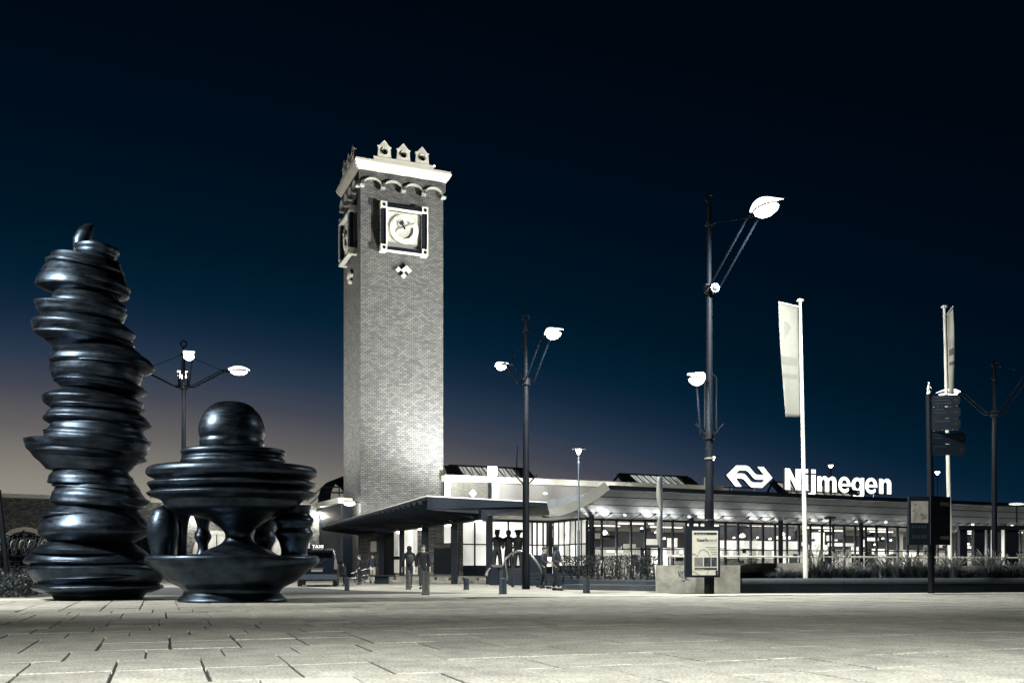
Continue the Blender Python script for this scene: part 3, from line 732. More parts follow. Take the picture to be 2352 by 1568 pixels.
lantern(UF, 1019, 1243, 1066, 1082, zr, -3.0, 5.0, 7, True, 0.19)
lantern(UF, 1418, 1622, 1086, 1097, zr, -3.0, 5.0, 7, True, 0.2)
lantern(RF, 1772, 1990, 1105, 1120, 7.85, -3.0, 5.0, 7, False, 0.12)
# triangular gable ends of the right lanterns are read against the sky
for (fr, u, v0, v1) in ((UF, 1424, 1087, 1110), (RF, 1777, 1102, 1122)):
    t_, zt = fr.px(u, v0, -3); zb = zr if fr is UF else 7.85
    obj('lantern_gable', MB().tube([fr.w(t_-1.0, -3, zb), fr.w(t_, -3, zt), fr.w(t_+1.0, -3, zb)], 0.12, 5), MAT['dark_metal'], st)
# aerial on the roof
t_, z_ = UF.px(1263-1, 1018, -3.5)
c = UF.w(UF.px(1187, 1022, -4)[0], -4, 0); obj('roof_aerial', MB().tube([(c.x, c.y, zr), (c.x, c.y, zr+1.6), (c.x+0.05, c.y, UF.px(1187, 1022, -4)[1])], [0.07, 0.06, 0.02], 6), MAT['dark_metal'], st)

# ---- entrance lobby glazing (bright frosted screens) between canopy and hall
LB = [W(1052, 1295, 61.5)[:2], W(1270, 1295, 65.5)[:2], W(1349, 1295, 60.0)[:2]]
LF1 = frame2(LB[0], LB[1]); LF2 = frame2(LB[1], LB[2])
def lobby(fr, us, mats_up, mats_lo, zt0=3.85):
    for i in range(len(us)-1):
        t0 = fr.px(us[i], 1250)[0]; t1 = fr.px(us[i+1], 1250)[0]
        obj('lobby_mullion', MB().fbox(fr, t0-0.05, t0+0.05, -0.05, 0.06, FLOOR, zt0), MAT['dark_metal'], st)
        obj('lobby_pane', MB().fbox(fr, t0+0.055, t1-0.055, -0.01, 0.01, 2.38, zt0-0.01), MAT[mats_up[i % len(mats_up)]], st)
        obj('lobby_pane', MB().fbox(fr, t0+0.055, t1-0.055, -0.01, 0.01, 0.98, 2.30), MAT[mats_lo[i % len(mats_lo)]], st)
        obj('lobby_transom', MB().fbox(fr, t0+0.05, t1-0.05, -0.04, 0.05, 2.30, 2.38), MAT['dark_metal'], st)
        obj('lobby_sill', MB().fbox(fr, t0+0.05, t1-0.05, -0.04, 0.06, 0.30, 0.97), MAT['dark_stone'], st)
    obj('lobby_head', MB().fbox(fr, 0, fr.len, -0.08, 0.09, zt0, zt0+0.16), MAT['dark_metal'], st)
lobby(LF1, [1052, 1056, 1090, 1119, 1167, 1202, 1210, 1222, 1233, 1247, 1256, 1269], ['lit_frost', 'lit_frost', 'lit_frost', 'lit_frost', 'lit_frost', 'lit_window', 'lit_dim', 'lit_window', 'lit_frost', 'lit_window', 'lit_dim'],
      ['lit_frost', 'lit_frost', 'lit_frost', 'lit_frost', 'lit_frost', 'lit_dim', 'lit_window', 'lit_frost', 'shop_light', 'lit_dim', 'shop_light'])
lobby(LF2, [1272, 1284, 1297, 1310, 1323, 1336, 1348], ['lit_window', 'lit_frost', 'shop_light', 'lit_dim'], ['shop_light', 'lit_window', 'lit_dim'])
obj('lobby_back', MB().fbox(LF1, 0, LF1.len+2, -4.2, -4.0, FLOOR, 4.1), MAT['lit_dim'], st)
obj('lobby_ceiling', MB().fbox(LF1, -0.5, LF1.len+1, -4.0, 2.2, 4.12, 4.3), MAT['white_paint'], st)
obj('corner_post', MB().fbox(LF2, -0.22, 0.22, 0.12, 0.4, FLOOR, 4.0), MAT['dark_metal'], st)
light('AREA', 'lobby_light', LF1.w(3.0, 1.0, 4.0), 90, LF1.w(3.0, 1.0, 0), size=(5, 1.2))
# faint round sticker with letters on the frosted pane
# ---- low plinth and steps in front of the entrance
obj('entrance_plinth', MB().add([], []).hexa([W(842, 1295, 60), W(1130, 1295, 52.5), W(1130, 1295, 62), W(842, 1295, 72)]+[W(842, 1295, 60), W(1130, 1295, 52.5), W(1130, 1295, 62), W(842, 1295, 72)]) if False else
    MB().add([(p.x, p.y, 0.0) for p in (W(845, 1295, 57), W(1130, 1295, 53.5), W(1290, 1295, 55), W(1290, 1295, 70), W(845, 1295, 76))]+[(p.x, p.y, FLOOR) for p in (W(845, 1295, 57), W(1130, 1295, 53.5), W(1290, 1295, 55), W(1290, 1295, 70), W(845, 1295, 76))],
             [(0, 1, 6, 5), (1, 2, 7, 6), (2, 3, 8, 7), (3, 4, 9, 8), (4, 0, 5, 9), (5, 6, 7, 8, 9)]), MAT['concrete'], st)
PS = frame2(W(845, 1295, 56.5)[:2], W(1130, 1295, 53.0)[:2])
for s_, (n0, z1) in enumerate(((0.45, 0.15), (0.05, 0.31))):
    nbk = 9
    for k in range(nbk):
        obj('step_block', MB().fbox(PS, k*PS.len/nbk+0.01+(0.15 if s_ else 0), (k+1)*PS.len/nbk-0.01, n0-0.5, n0, 0.0 if s_ == 0 else 0.152, z1), MAT['concrete'], st)

# ---- brick side wall of the entrance with lit windows, running back beside the tower
BW = frame2(W(826, 1295, 71.5)[:2], W(1053, 1295, 60.5)[:2])
obj('side_wall', MB().fbox(BW, -0.2, BW.len, -0.35, 0, 0.1, 3.75), MAT['wall_brick'], st)
def bw(u0, v0, u1, v1, nm, mm, n0=0.01, n1=0.08, fr=BW):
    t0, z1 = fr.px(u0, v0, n1); t1, z0 = fr.px(u1, v1, n1)
    return obj(nm, MB().fbox(fr, t0, t1, n0, n1, z0, z1), MAT[mm], st)
for (u0, v0, u1, v1, mm) in ((851, 1243, 864, 1266, 'poster_paper'), (905, 1220, 916, 1277, 'lit_dim'), (916, 1215, 929, 1277, 'lit_window'), (905, 1284, 928, 1315, 'lit_dim'), (916, 1284, 928, 1315, 'lit_frost'),
                             (930, 1214, 948, 1318, 'lit_window'), (948, 1214, 958, 1318, 'lit_dim'), (1020, 1195, 1034, 1246, 'lit_window')):
    bw(u0, v0, u1, v1, 'lit_pane', mm, 0.01, 0.05)
for (u0, v0, u1, v1) in ((884, 1215, 904, 1320), (903, 1277, 930, 1284), (996, 1258, 1034, 1318), (1034, 1246, 1050, 1319)):
    bw(u0, v0, u1, v1, 'dark_panel', 'dark_metal', 0.01, 0.09)

# ================================================================== ENTRANCE CANOPY
can = thing('entrance_canopy', 'dark ribbed entrance canopy jutting out in front of the clock tower', 'canopy', (W(1000, 1295, 52).x, 52, 0))
AP = W(981, 1140, 46.2); TIP = W(743, 1208, 72.0); RT = W(1256, 1154, 48.6)
zc = AP.z
BR = W(1235, 1175, 58.0); BL = Vector((TIP.x+3.2, TIP.y+1.2, TIP.z))
th = Vector((0, 0, 0.16))
AP0 = AP
mb = MB()
poly = [AP, RT, Vector((RT.x+0.5, 58, RT.z)), Vector((-4.2, 61, zc-0.1)), Vector((-11.0, 74.0, TIP.z)), TIP]
mb.add([p-th for p in poly]+[p for p in poly], [(5, 4, 3, 2, 1, 0), (6, 7, 8, 9, 10, 11)]+[(i, (i+1) % 6, 6+(i+1) % 6, 6+i) for i in range(6)])
obj('roof_plate', mb, MAT['canopy_metal'], can)
obj('front_fascia', MB().prism([AP-Vector((0, 0, 0.162)), RT-Vector((0, 0, 0.162)), RT-Vector((0.7, 0, 0.22)), W(1132, 1182, 47.6), AP-Vector((0, 0, 0.62))], Vector((0.03, 0.12, 0))), MAT['canopy_metal'], can)
obj('top_trim', MB().tube([TIP+Vector((0, -0.02, 0.02)), AP+Vector((0, -0.02, 0.03)), RT+Vector((0, -0.02, 0.02))], 0.03, 6), MAT['white_metal'], can)
# blades under the plate, each one hanging across the edge
nbl = 26
for k in range(nbl):
    f = (k+0.5)/nbl
    p = TIP.lerp(AP, f)
    q = Vector((-11.6, 73.8, 0)).lerp(Vector((-1.4, 47.2, 0)), f)
    d = Vector((q.x-p.x, q.y-p.y, 0))
    dep = 0.14+0.34*f
    z1 = p.z-0.165
    e = Vector((d.x*0.98, d.y*0.98, 0)); tv = (AP-TIP).normalized()*0.10
    a = Vector((p.x, p.y, z1))-d.normalized()*0.28; b = a+e
    mb = MB().hexa([a-Vector((0, 0, 0.16)), a-Vector((0, 0, 0.16))+tv, b-Vector((0, 0, dep+0.35))+tv, b-Vector((0, 0, dep+0.35)), a, a+tv, b+tv, b])
    obj('blade', mb, MAT['canopy_metal'], can)
# main beam and columns
B0 = Vector((-11.55, 73.6, 3.25)); B1 = Vector((-1.35, 47.0, 3.42))
def beam_pt(u):
    rx = (u-CX)/FPX; d = B1-B0
    k = (rx*B0.y-B0.x)/(d.x-rx*d.y); return B0+d*k
bd = (B1-B0).normalized(); side = Vector((bd.y, -bd.x, 0)).normalized()*0.16
def beam(a, b, z0, z1, s=side): return MB().hexa([a+s-Vector((0, 0, a.z-z0)), b+s-Vector((0, 0, b.z-z0)), b-s-Vector((0, 0, b.z-z0)), a-s-Vector((0, 0, a.z-z0)), a+s+Vector((0, 0, z1-a.z)), b+s+Vector((0, 0, z1-b.z)), b-s+Vector((0, 0, z1-b.z)), a-s+Vector((0, 0, z1-a.z))])
obj('main_beam', beam(B0, B1, 3.22, 3.72), MAT['canopy_metal'], can)
for (u, wpx) in ((834, 6), (877, 13), (923, 11), (977, 16), (1044, 15), (1124, 17)):
    p = beam_pt(u); r = wpx/FPX*p.y/2
    if u == 1124: p = W(1124, 1295, 50.5)
    mb = MB().box(p.x-r, p.x+r, p.y-r, p.y+r, 0.0, 3.24 if u != 1124 else 4.0); obj('column', mb, MAT['canopy_metal'], can)
c = W(1124, 1179, 50.3)
obj('column_sign', MB().box(c.x-0.18, c.x+0.18, c.y-0.26, c.y-0.22, W(1124, 1181, 50.3).z, W(1124, 1174, 50.3).z) if False else MB().box(c.x-0.2, c.x+0.2, 50.02, 50.06, 3.62, 3.80), MAT['white_paint'], can)
for (u, v) in ((855, 1231), (902, 1224), (951, 1215), (1011, 1204), (1076, 1192)):
    p = beam_pt(u)+bd*0.2; q = p+bd*(1.0); dz = Vector((0, 0, -0.12)); s_ = Vector((0.25, 0.15, 0))
    tb = obj('tube_light', MB().tube([p+dz+s_, q+dz+s_], 0.075, 8), MAT['lamp_glow'], can)
    light('POINT', 'canopy_light', (p+q)/2+s_+Vector((0, 0, -0.3)), 50, radius=0.15)

# ================================================================== ROOF SIGN (logo + name)
SG = Frame(*SF.w(0, 1.6, 0)[:2], 27.0)
def zs(x, y): return ((1740+x/5.113)*0.9408, (1100+y/5.113)*0.9408)
def curve_mesh(splines, ext):
    cu = bpy.data.curves.new('c', 'CURVE'); cu.dimensions = '2D'; cu.fill_mode = 'BOTH'; cu.extrude = ext
    for pts in splines:
        sp = cu.splines.new('POLY'); sp.points.add(len(pts)-1)
        for p, q in zip(sp.points, pts): p.co = (q[0], q[1], 0, 1)
        sp.use_cyclic_u = True
    o = bpy.data.objects.new('c', cu); COL.objects.link(o)
    me = bpy.data.meshes.new_from_object(o.evaluated_get(bpy.context.evaluated_depsgraph_get()))
    bpy.data.objects.remove(o); return me
def text_mesh(body, size=1.0, ext=0.0, offset=0.0, align='CENTER'):
    cu = bpy.data.curves.new('t', 'FONT'); cu.body = body; cu.size = size; cu.extrude = ext; cu.offset = offset; cu.align_x = align; cu.resolution_u = 6
    o = bpy.data.objects.new('t', cu); COL.objects.link(o)
    me = bpy.data.meshes.new_from_object(o.evaluated_get(bpy.context.evaluated_depsgraph_get()))
    bpy.data.objects.remove(o); return me
def place_flat(me, name, parent, fr, t, n, z, sx=1, sy=1, m1=None, m2=None, **k):
    """flat mesh (x right, y up, z out) put on a wall frame; returns object"""
    M = Matrix(((fr.b.x, 0, fr.n.x, 0), (fr.b.y, 0, fr.n.y, 0), (0, 1, 0, 0), (0, 0, 0, 1)))
    p = fr.w(t, n, z)
    mb = MB()
    mb.v = [Vector((p.x, p.y, p.z))+(M.to_3x3() @ Vector((v.co.x*sx, v.co.y*sy, v.co.z))) for v in me.vertices]
    mb.f = [tuple(f.vertices) for f in me.polygons]
    o = obj(name, mb, m1, parent, norm=True, **k)
    if m2:
        o.data.materials.append(m2)
        nw = Vector((fr.n.x, fr.n.y, 0))
        if parent is not None: nw = MW[parent.name].to_3x3().inverted() @ nw
        for f in o.data.polygons:
            if f.normal.dot(nw) < 0.7: f.material_index = 1
    return o
sg0 = SG.w(20, 0, 6)
sgn = thing('station_sign', 'illuminated white station sign on the roof edge with arrow logo and town name', 'sign', (sg0.x, sg0.y, 5.7))
def lp(pts): return [SG.px(*zs(x, y)) for x, y in pts]
outer = lp([(158, 305), (280, 186), (395, 186), (425, 194), (448, 212), (510, 285), (535, 299), (562, 303), (628, 303), (545, 203), (618, 203), (728, 338), (602, 460), (492, 458), (462, 450), (440, 432), (378, 360), (352, 347), (325, 343), (270, 343), (345, 446), (272, 446)])
hole = lp([(312, 245), (392, 245), (418, 254), (436, 270), (492, 338), (512, 352), (540, 359), (632, 359), (600, 398), (498, 398), (470, 388), (452, 372), (398, 306), (378, 291), (350, 285), (270, 285)])
me = curve_mesh([outer, hole], 0.12)
place_flat(me, 'logo', sgn, SG, 0, 0, 0, m1=MAT['sign_glow'], m2=MAT['sign_side'])
letters = [('N', 890, 1085, 225, 483), ('i', 1128, 1176, 230, 492), ('j', 1178, 1272, 234, 572), ('m', 1296, 1530, 318, 512), ('e', 1555, 1706, 325, 524), ('g', 1720, 1876, 336, 600), ('e', 1890, 2040, 338, 536), ('n', 2064, 2214, 348, 537)]
def arc(cx, cy, rx, ry, a0, a1, n=14):
    return [(cx+rx*math.cos(R(a0+(a1-a0)*i/n)), cy+ry*math.sin(R(a0+(a1-a0)*i/n))) for i in range(n+1)]
def glyph(ch):
    if ch == 'N': return [[(0, 0), (0, 1), (0.30, 1), (0.68, 0.42), (0.68, 1), (1, 1), (1, 0), (0.70, 0), (0.32, 0.58), (0.32, 0)]]
    if ch == 'i': return [[(0, 0), (0, 0.74), (1, 0.74), (1, 0)], [(0, 0.84), (0, 1.02), (1, 1.02), (1, 0.84)]]
    if ch == 'j': return [[(0.42, 0.80), (1, 0.80), (1, 0.16)]+arc(0.50, 0.18, 0.50, 0.20, 0, -90, 8)+[(0.0, 0.0), (0.04, 0.10), (0.26, 0.115)]+arc(0.26, 0.20, 0.16, 0.085, -80, 0, 5), [(0.42, 0.86), (0.42, 1.0), (1, 1.0), (1, 0.86)]]
    if ch == 'n': w_ = 0.34; return [[(0, 0), (0, 0.97), (0.30, 0.97), (0.33, 0.86)]+arc(0.66, 0.68, 0.34, 0.32, 115, 0, 10)+[(1, 0), (1-w_, 0)]+[(1-w_, 0.6)]+arc(0.51, 0.62, 0.15, 0.16, 10, 150, 7)+[(w_, 0.6), (w_, 0)]]
    if ch == 'm': w_ = 0.21; return [[(0, 0), (0, 0.97), (0.18, 0.97), (0.20, 0.87)]+arc(0.38, 0.70, 0.19, 0.30, 115, 35, 6)+[(0.58, 0.86)]+arc(0.80, 0.68, 0.20, 0.32, 120, 0, 10)+[(1, 0), (1-w_, 0), (1-w_, 0.62)]+arc(0.70, 0.64, 0.09, 0.15, 10, 150, 6)+[(0.605, 0.6), (0.605, 0), (0.395, 0), (0.395, 0.62)]+arc(0.31, 0.64, 0.085, 0.15, 10, 150, 6)+[(w_, 0.6), (w_, 0)]]
    if ch == 'e': return [arc(0.5, 0.5, 0.5, 0.5, 0, 318, 30)+[(0.84, 0.30)]+arc(0.52, 0.42, 0.30, 0.20, -30, -170, 10)+[(0.26, 0.41), (1, 0.41)], arc(0.5, 0.58, 0.22, 0.22, 10, 170, 12)+[(0.27, 0.56), (0.73, 0.56)]]
    if ch == 'g': return [[(1, 1), (0.74, 1), (0.71, 0.94)]+arc(0.44, 0.66, 0.44, 0.34, 50, 310, 24)+[(0.70, 0.40), (0.70, 0.26)]+arc(0.46, 0.27, 0.24, 0.13, -10, -110, 8)+[(0.14, 0.19), (0.09, 0.04)]+arc(0.48, 0.24, 0.52, 0.24, -110, 0, 10), arc(0.47, 0.66, 0.20, 0.19, 0, 340, 20)]
for ch, x0, x1, y0, y1 in letters:
    me = curve_mesh(glyph(ch), 0.10)
    xs = [v.co.x for v in me.vertices]; ys = [v.co.y for v in me.vertices]
    ta, za = SG.px(*zs(x0, (y0+y1)/2)); tb, zb_ = SG.px(*zs(x1, (y0+y1)/2))
    zt_ = SG.px(*zs((x0+x1)/2, y0))[1]; zl = SG.px(*zs((x0+x1)/2, y1))[1]
    sx = (tb-ta)/(max(xs)-min(xs)); sy = (zt_-zl)/(max(ys)-min(ys))
    for v in me.vertices: v.co.x -= min(xs); v.co.y -= min(ys)
    place_flat(me, 'letter', sgn, SG, ta, 0, zl, sx, sy, m1=MAT['sign_glow'], m2=MAT['sign_side'])
for (x, ya, yb) in ((252, 440, 552), (533, 462, 572), (982, 483, 588), (1510, 515, 610), (2018, 530, 632), (1245, 570, 600)):
    ta, z1 = SG.px(*zs(x, ya), -0.1); z0 = SG.px(*zs(x, yb), -0.1)[1]
    obj('bracket', MB().fbox(SG, ta-0.04, ta+0.04, -0.2, -0.1, z0, z1), MAT['steel'], sgn)
    obj('bracket_foot', MB().fbox(SG, ta-0.55, ta+0.04, -0.2, 0.1, z0-0.06, z0), MAT['steel'], sgn)
for (xa, xb, y) in ((160, 600, 448), (880, 2200, 500)):
    ta, za = SG.px(*zs(xa, y)); tb, zb_ = SG.px(*zs(xb, y+ (xb-xa)*0.028))
    obj('rail', MB().hexa([SG.w(ta, -0.20, za-0.04), SG.w(tb, -0.20, zb_-0.04), SG.w(tb, -0.26, zb_-0.04), SG.w(ta, -0.26, za-0.04), SG.w(ta, -0.20, za+0.04), SG.w(tb, -0.20, zb_+0.04), SG.w(tb, -0.26, zb_+0.04), SG.w(ta, -0.26, za+0.04)]), MAT['dark_metal'], sgn)

# ================================================================== LEFT BRICK BUILDING WITH ARCHES
LW = frame2((-38.1-18, 71.3-11.2), (-18.03, 83.7))
lb = thing('brick_wing', 'dark low brick wing with pale parapet and arched windows behind the sculptures', 'building', (-25, 79, 0))
ZL = 6.3
obj('wall', MB().fbox(LW, 0, LW.len+1.4, -8, 0, 0, ZL-0.3), MAT['wall_brick'], lb)
obj('parapet', MB().fbox(LW, 0, LW.len+1.5, -8, 0.35, ZL-0.3, ZL), MAT['white_paint'], lb)
for u in (57, 190, 325, 497, 668):
    tcn, zc_ = LW.px(u, 1262); r1, r0 = 1.95, 1.62
    zs0 = 1.9
    n = 14; mb = MB(); gl = []
    for i in range(n):
        a0, a1 = math.pi*i/n, math.pi*(i+1)/n
        q = [(tcn+r*math.cos(a), zs0+r*math.sin(a)) for r, a in ((r1, a0), (r1, a1), (r0, a1), (r0, a0))]
        mb.hexa([LW.w(x, 0.12, z) for x, z in q]+[LW.w(x, 0.01, z) for x, z in q])
    win = obj('arched_window', mb, MAT['white_stone'], lb)
    pts = [(tcn+r0*0.99*math.cos(math.pi*i/n), zs0+r0*0.99*math.sin(math.pi*i/n)) for i in range(n+1)]+[(tcn-r0*0.99, 0.6), (tcn+r0*0.99, 0.6)]
    obj('window_glass', MB().prism([LW.w(x, 0.012, z) for x, z in pts], LW.w(0, 0.03, 0)-LW.w(0, 0, 0)), MAT['lit_dim' if u > 400 else 'dark_glass'], win)
    for dx in (-0.8, 0, 0.8):
        obj('window_bar', MB().fbox(LW, tcn+dx-0.03, tcn+dx+0.03, 0.045, 0.09, 0.6, zs0+math.sqrt(max(0, 1.6**2-dx*dx))), MAT['dark_metal'], win)
RW = frame2((-16.9, 84.1), (-13.75, 77.2))
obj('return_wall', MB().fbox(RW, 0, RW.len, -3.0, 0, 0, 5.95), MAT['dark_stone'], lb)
obj('return_parapet', MB().fbox(RW, 0, RW.len+0.1, -3.0, 0.3, 5.96, 6.4), MAT['white_paint'], lb)
t_, z_ = LW.px(464, 1222)
pts = [(t_-0.6, z_), (t_, z_-0.6), (t_+0.6, z_), (t_, z_+0.6)]
pq = obj('diamond_plaque', MB().prism([LW.w(a, 0.01, z) for a, z in pts], LW.w(0, 0.06, 0)-LW.w(0, 0, 0)), MAT['dark_metal'], lb)
obj('plaque_centre', MB().ell(LW.w(t_, 0.09, z_), 0.28, 0.1, 0.28), MAT['white_paint'], pq)
def wall_lamp(fr, u, v, label, pw_=420, par=None, out=0.9):
    t_, z_ = fr.px(u, v, out); c = fr.w(t_, out, z_)
    lm = thing('wall_lamp', label, 'wall lamp', fr.w(t_, 0.02, z_), group='bracket lamps on the brick walls')
    obj('bracket', MB().tube([fr.w(t_, 0.01, z_+0.1), fr.w(t_, out*0.6, z_+0.14), fr.w(t_, out*0.8, z_+0.1)], 0.04, 6), MAT['dark_metal'], lm)
    obj('shade', MB().ell(c+Vector((0, 0, 0.10)), 0.46, 0.34, 0.14), MAT['white_metal'], lm, smooth=True)
    obj('bulb', MB().ell(c-Vector((0, 0, 0.02)), 0.42, 0.30, 0.13), MAT['lamp_glow'], lm, smooth=True)
    light('POINT', 'wall_lamp_light', c-Vector((0, 0, 0.3)), pw_, radius=0.15)
wall_lamp(LW, 452, 1172, 'bright bracket lamp on the brick wing seen between the sculpture pillars', 500)
wall_lamp(LW, 737, 1177, 'bright bracket lamp on the brick wing just left of the canopy tip', 700)
TLF = frame2((TM @ Vector((0, TD, 0)))[:2], (TM @ Vector((0, 0, 0)))[:2])
wall_lamp(TLF, 803, 1156, 'bright bracket lamp low on the left face of the clock tower', 380)
# barrel vaulted roof end with glazing bars beyond the wing, and stair rails on the roof
VF = Frame(*W(757, 1295, 92)[:2], 22.5)
va = obj('vault_gable', MB().fbox(VF, 0, 3.6, -6, 0, 5.5, 7.2), MAT['roofing'], lb)
mb = MB(); arc = []
for i in range(13):
    a = math.pi*(1-i/12); arc.append((1.5+1.45*math.cos(a), 7.2+2.1*math.sin(a)))
for i in range(12):
    (x0, z0), (x1, z1) = arc[i], arc[i+1]
    mb.hexa([VF.w(x0, 0.2, z0), VF.w(x1, 0.2, z1), VF.w(x1, -6, z1), VF.w(x0, -6, z0), VF.w(x0, 0.2, z0+0.25), VF.w(x1, 0.2, z1+0.25), VF.w(x1, -6, z1+0.25), VF.w(x0, -6, z0+0.25)])
obj('vault_roof', mb, MAT['roofing'], lb)
obj('vault_glass', MB().prism([VF.w(x, 0.05, z) for x, z in arc], VF.w(0, 0.04, 0)-VF.w(0, 0, 0)), MAT['clear_glass'], lb)
for x in (0.9, 1.5, 2.1): obj('glazing_bar', MB().fbox(VF, x-0.04, x+0.04, 0.1, 0.18, 7.2, 7.2+2.1*math.sqrt(1-((x-1.5)/1.45)**2)), MAT['dark_metal'], va)
for z in (7.9, 8.5): obj('glazing_bar', MB().fbox(VF, 0.2, 2.8, 0.1, 0.18, z-0.04, z+0.04), MAT['dark_metal'], va)
for (a, b) in (((705, 1150, 88), (741, 1118, 90)), ((712, 1157, 88), (744, 1128, 90)), ((741, 1118, 90), (790, 1118, 90)), ((744, 1130, 90), (790, 1130, 90)), ((746, 1155, 90), (746, 1112, 90)), ((738, 1155, 90), (738, 1118, 90))):
    obj('roof_rail', MB().tube([W(*a), W(*b)], 0.05, 5), MAT['blue_steel'], lb)
# floodlights on the roofs
def flood(loc, target, label, energy, angle=40, size=0.35, boxglow=True):
    lm = thing('floodlight', label, 'floodlight', (loc[0], loc[1], loc[2]-0.6), group='roof floodlights')
    d = (Vector(target)-Vector(loc)).normalized(); c = Vector(loc)
    x = d.cross(Vector((0, 0, 1))).normalized(); z = x.cross(d)
    def bx(cc, sx, sy, sz): return MB().hexa([cc+x*i*sx+d*j*sy+z*k*sz for k in (-1, 1) for (i, j) in ((-1, -1), (1, -1), (1, 1), (-1, 1))])
    obj('housing', bx(c-d*0.16, size*1.1, 0.14, size), MAT['dark_metal'], lm)
    obj('lens', bx(c, size, 0.015, size*0.9), MAT['lamp_glow'], lm)
    obj('stand', MB().tube([c-Vector((0, 0, 0.9))-d*0.16, c-d*0.16-Vector((0, 0, size))], 0.05, 6), MAT['dark_metal'], lm)
    light('SPOT', 'flood_beam', c+d*0.1, energy, target, radius=0.25, angle=angle, blend=1.0)
c = W(1440, 1117, 66)
lm = thing('floodlight', 'tilted pale floodlight box on the roof edge left of the slim banner', 'floodlight', (c.x, c.y, c.z-0.9), group='roof floodlights')
obj('housing', MB().hexa([c+Vector(p) for p in ((-0.45, 0, -0.35), (-0.25, 0, -0.35), (-0.25, 0.4, -0.35), (-0.45, 0.4, -0.35), (0.1, 0, 0.3), (0.45, 0, 0.05), (0.45, 0.4, 0.05), (0.1, 0.4, 0.3))]), MAT['white_metal'], lm)
obj('stand', MB().tube([c+Vector((0.3, 0.2, 0)), c+Vector((0.6, 0.2, -0.5)), c+Vector((0.6, 0.2, -1.2))], 0.05, 6), MAT['dark_metal'], lm)

# ================================================================== TOWER FLOODS
flood((48.0, 60.0, 9.0), tuple(TM @ Vector((3.4, 0, 26))), 'floodlight far along the hall roof aimed at the tower clock', 360000, 22)
flood((-2.0, 71.8, 5.4), tuple(TM @ Vector((5.4, 0, 18))), 'floodlight on the canopy roof aimed at the lower right of the tower', 44000, 98)
flood((-5.5, 67.0, 4.9), tuple(TM @ Vector((2.8, 0, 9))), 'added fill floodlight on the canopy roof washing the foot of the tower', 9500, 130)  # extra fill lamp, added to lift the foot of the tower
flood((-27.0, 72.0, 7.0), tuple(TM @ Vector((0, 3, 16))), 'floodlight on the brick wing aimed at the tower left face', 30000, 80)
c = UF.w(UF.px(1129, 1086)[0], 0.2, zr+0.4)
lm = thing('floodlight', 'glowing white floodlight standing on the roof edge right of the tower', 'floodlight', (c.x, c.y, zr), group='roof floodlights')
obj('lens', MB().fbox(UF, UF.px(1129, 1086)[0]-0.35, UF.px(1129, 1086)[0]+0.35, 0.0, 0.3, zr+0.12, zr+0.85), MAT['lamp_glow'], lm)
obj('stand', MB().fbox(UF, UF.px(1129, 1086)[0]-0.1, UF.px(1129, 1086)[0]+0.1, 0.05, 0.2, zr, zr+0.12), MAT['dark_metal'], lm)
for u_, e_ in ((1030, 260), (1090, 160), (1150, 260), (1230, 150), (1310, 120), (1390, 90)): light('POINT', 'roof_edge_fill', UF.w(UF.px(u_, 1086)[0], 1.5, 7.2), e_, radius=0.3)  # added point lights without fixtures that brighten the white roof edge

# ================================================================== STREET LAMPS
def lamp_head(par, c, dirv, s=1.0, on=True):
    d = Vector((dirv.x, dirv.y, 0)).normalized(); q = Vector((-d.y, d.x, 0))
    M = Matrix(((d.x, q.x, 0), (d.y, q.y, 0), (0, 0, 1)))
    hd = obj('lamp_head', MB().add([], []).ell(c+Vector((0, 0, 0.02*s)), 0.62*s, 0.36*s, 0.07*s, 18, 6, M), MAT['dark_metal'], par, smooth=True)
    # luminous bowl below
    prof = [(0.02, -0.20), (0.55, -0.17), (0.9, -0.08), (1.0, 0.0)]
    mb = MB(); mb.lathe([(r, z) for r, z in prof], c, 20, M @ Matrix.Diagonal((0.56*s, 0.32*s, 1.15*s)))
    obj('diffuser', mb, MAT['lamp_glow' if on else 'white_metal'], hd, smooth=True)
    # arched reflector plate above
    mb = MB(); n = 10
    for i in range(n):
        a0, a1 = i/n*2-1, (i+1)/n*2-1
        z0, z1 = 0.10+0.16*(1-a0*a0), 0.10+0.16*(1-a1*a1)
        wd0 = 0.34*(1-0.35*a0*a0); wd1 = 0.34*(1-0.35*a1*a1)
        P = [c+M @ Vector((a0*0.66*s, -wd0*s, z0*s)), c+M @ Vector((a1*0.66*s, -wd1*s, z1*s)), c+M @ Vector((a1*0.66*s, wd1*s, z1*s)), c+M @ Vector((a0*0.66*s, wd0*s, z0*s))]
        mb.hexa(P+[p+Vector((0, 0, 0.025)) for p in P])
    obj('reflector', mb, MAT['soft_glow' if on else 'white_metal'], hd, smooth=True)
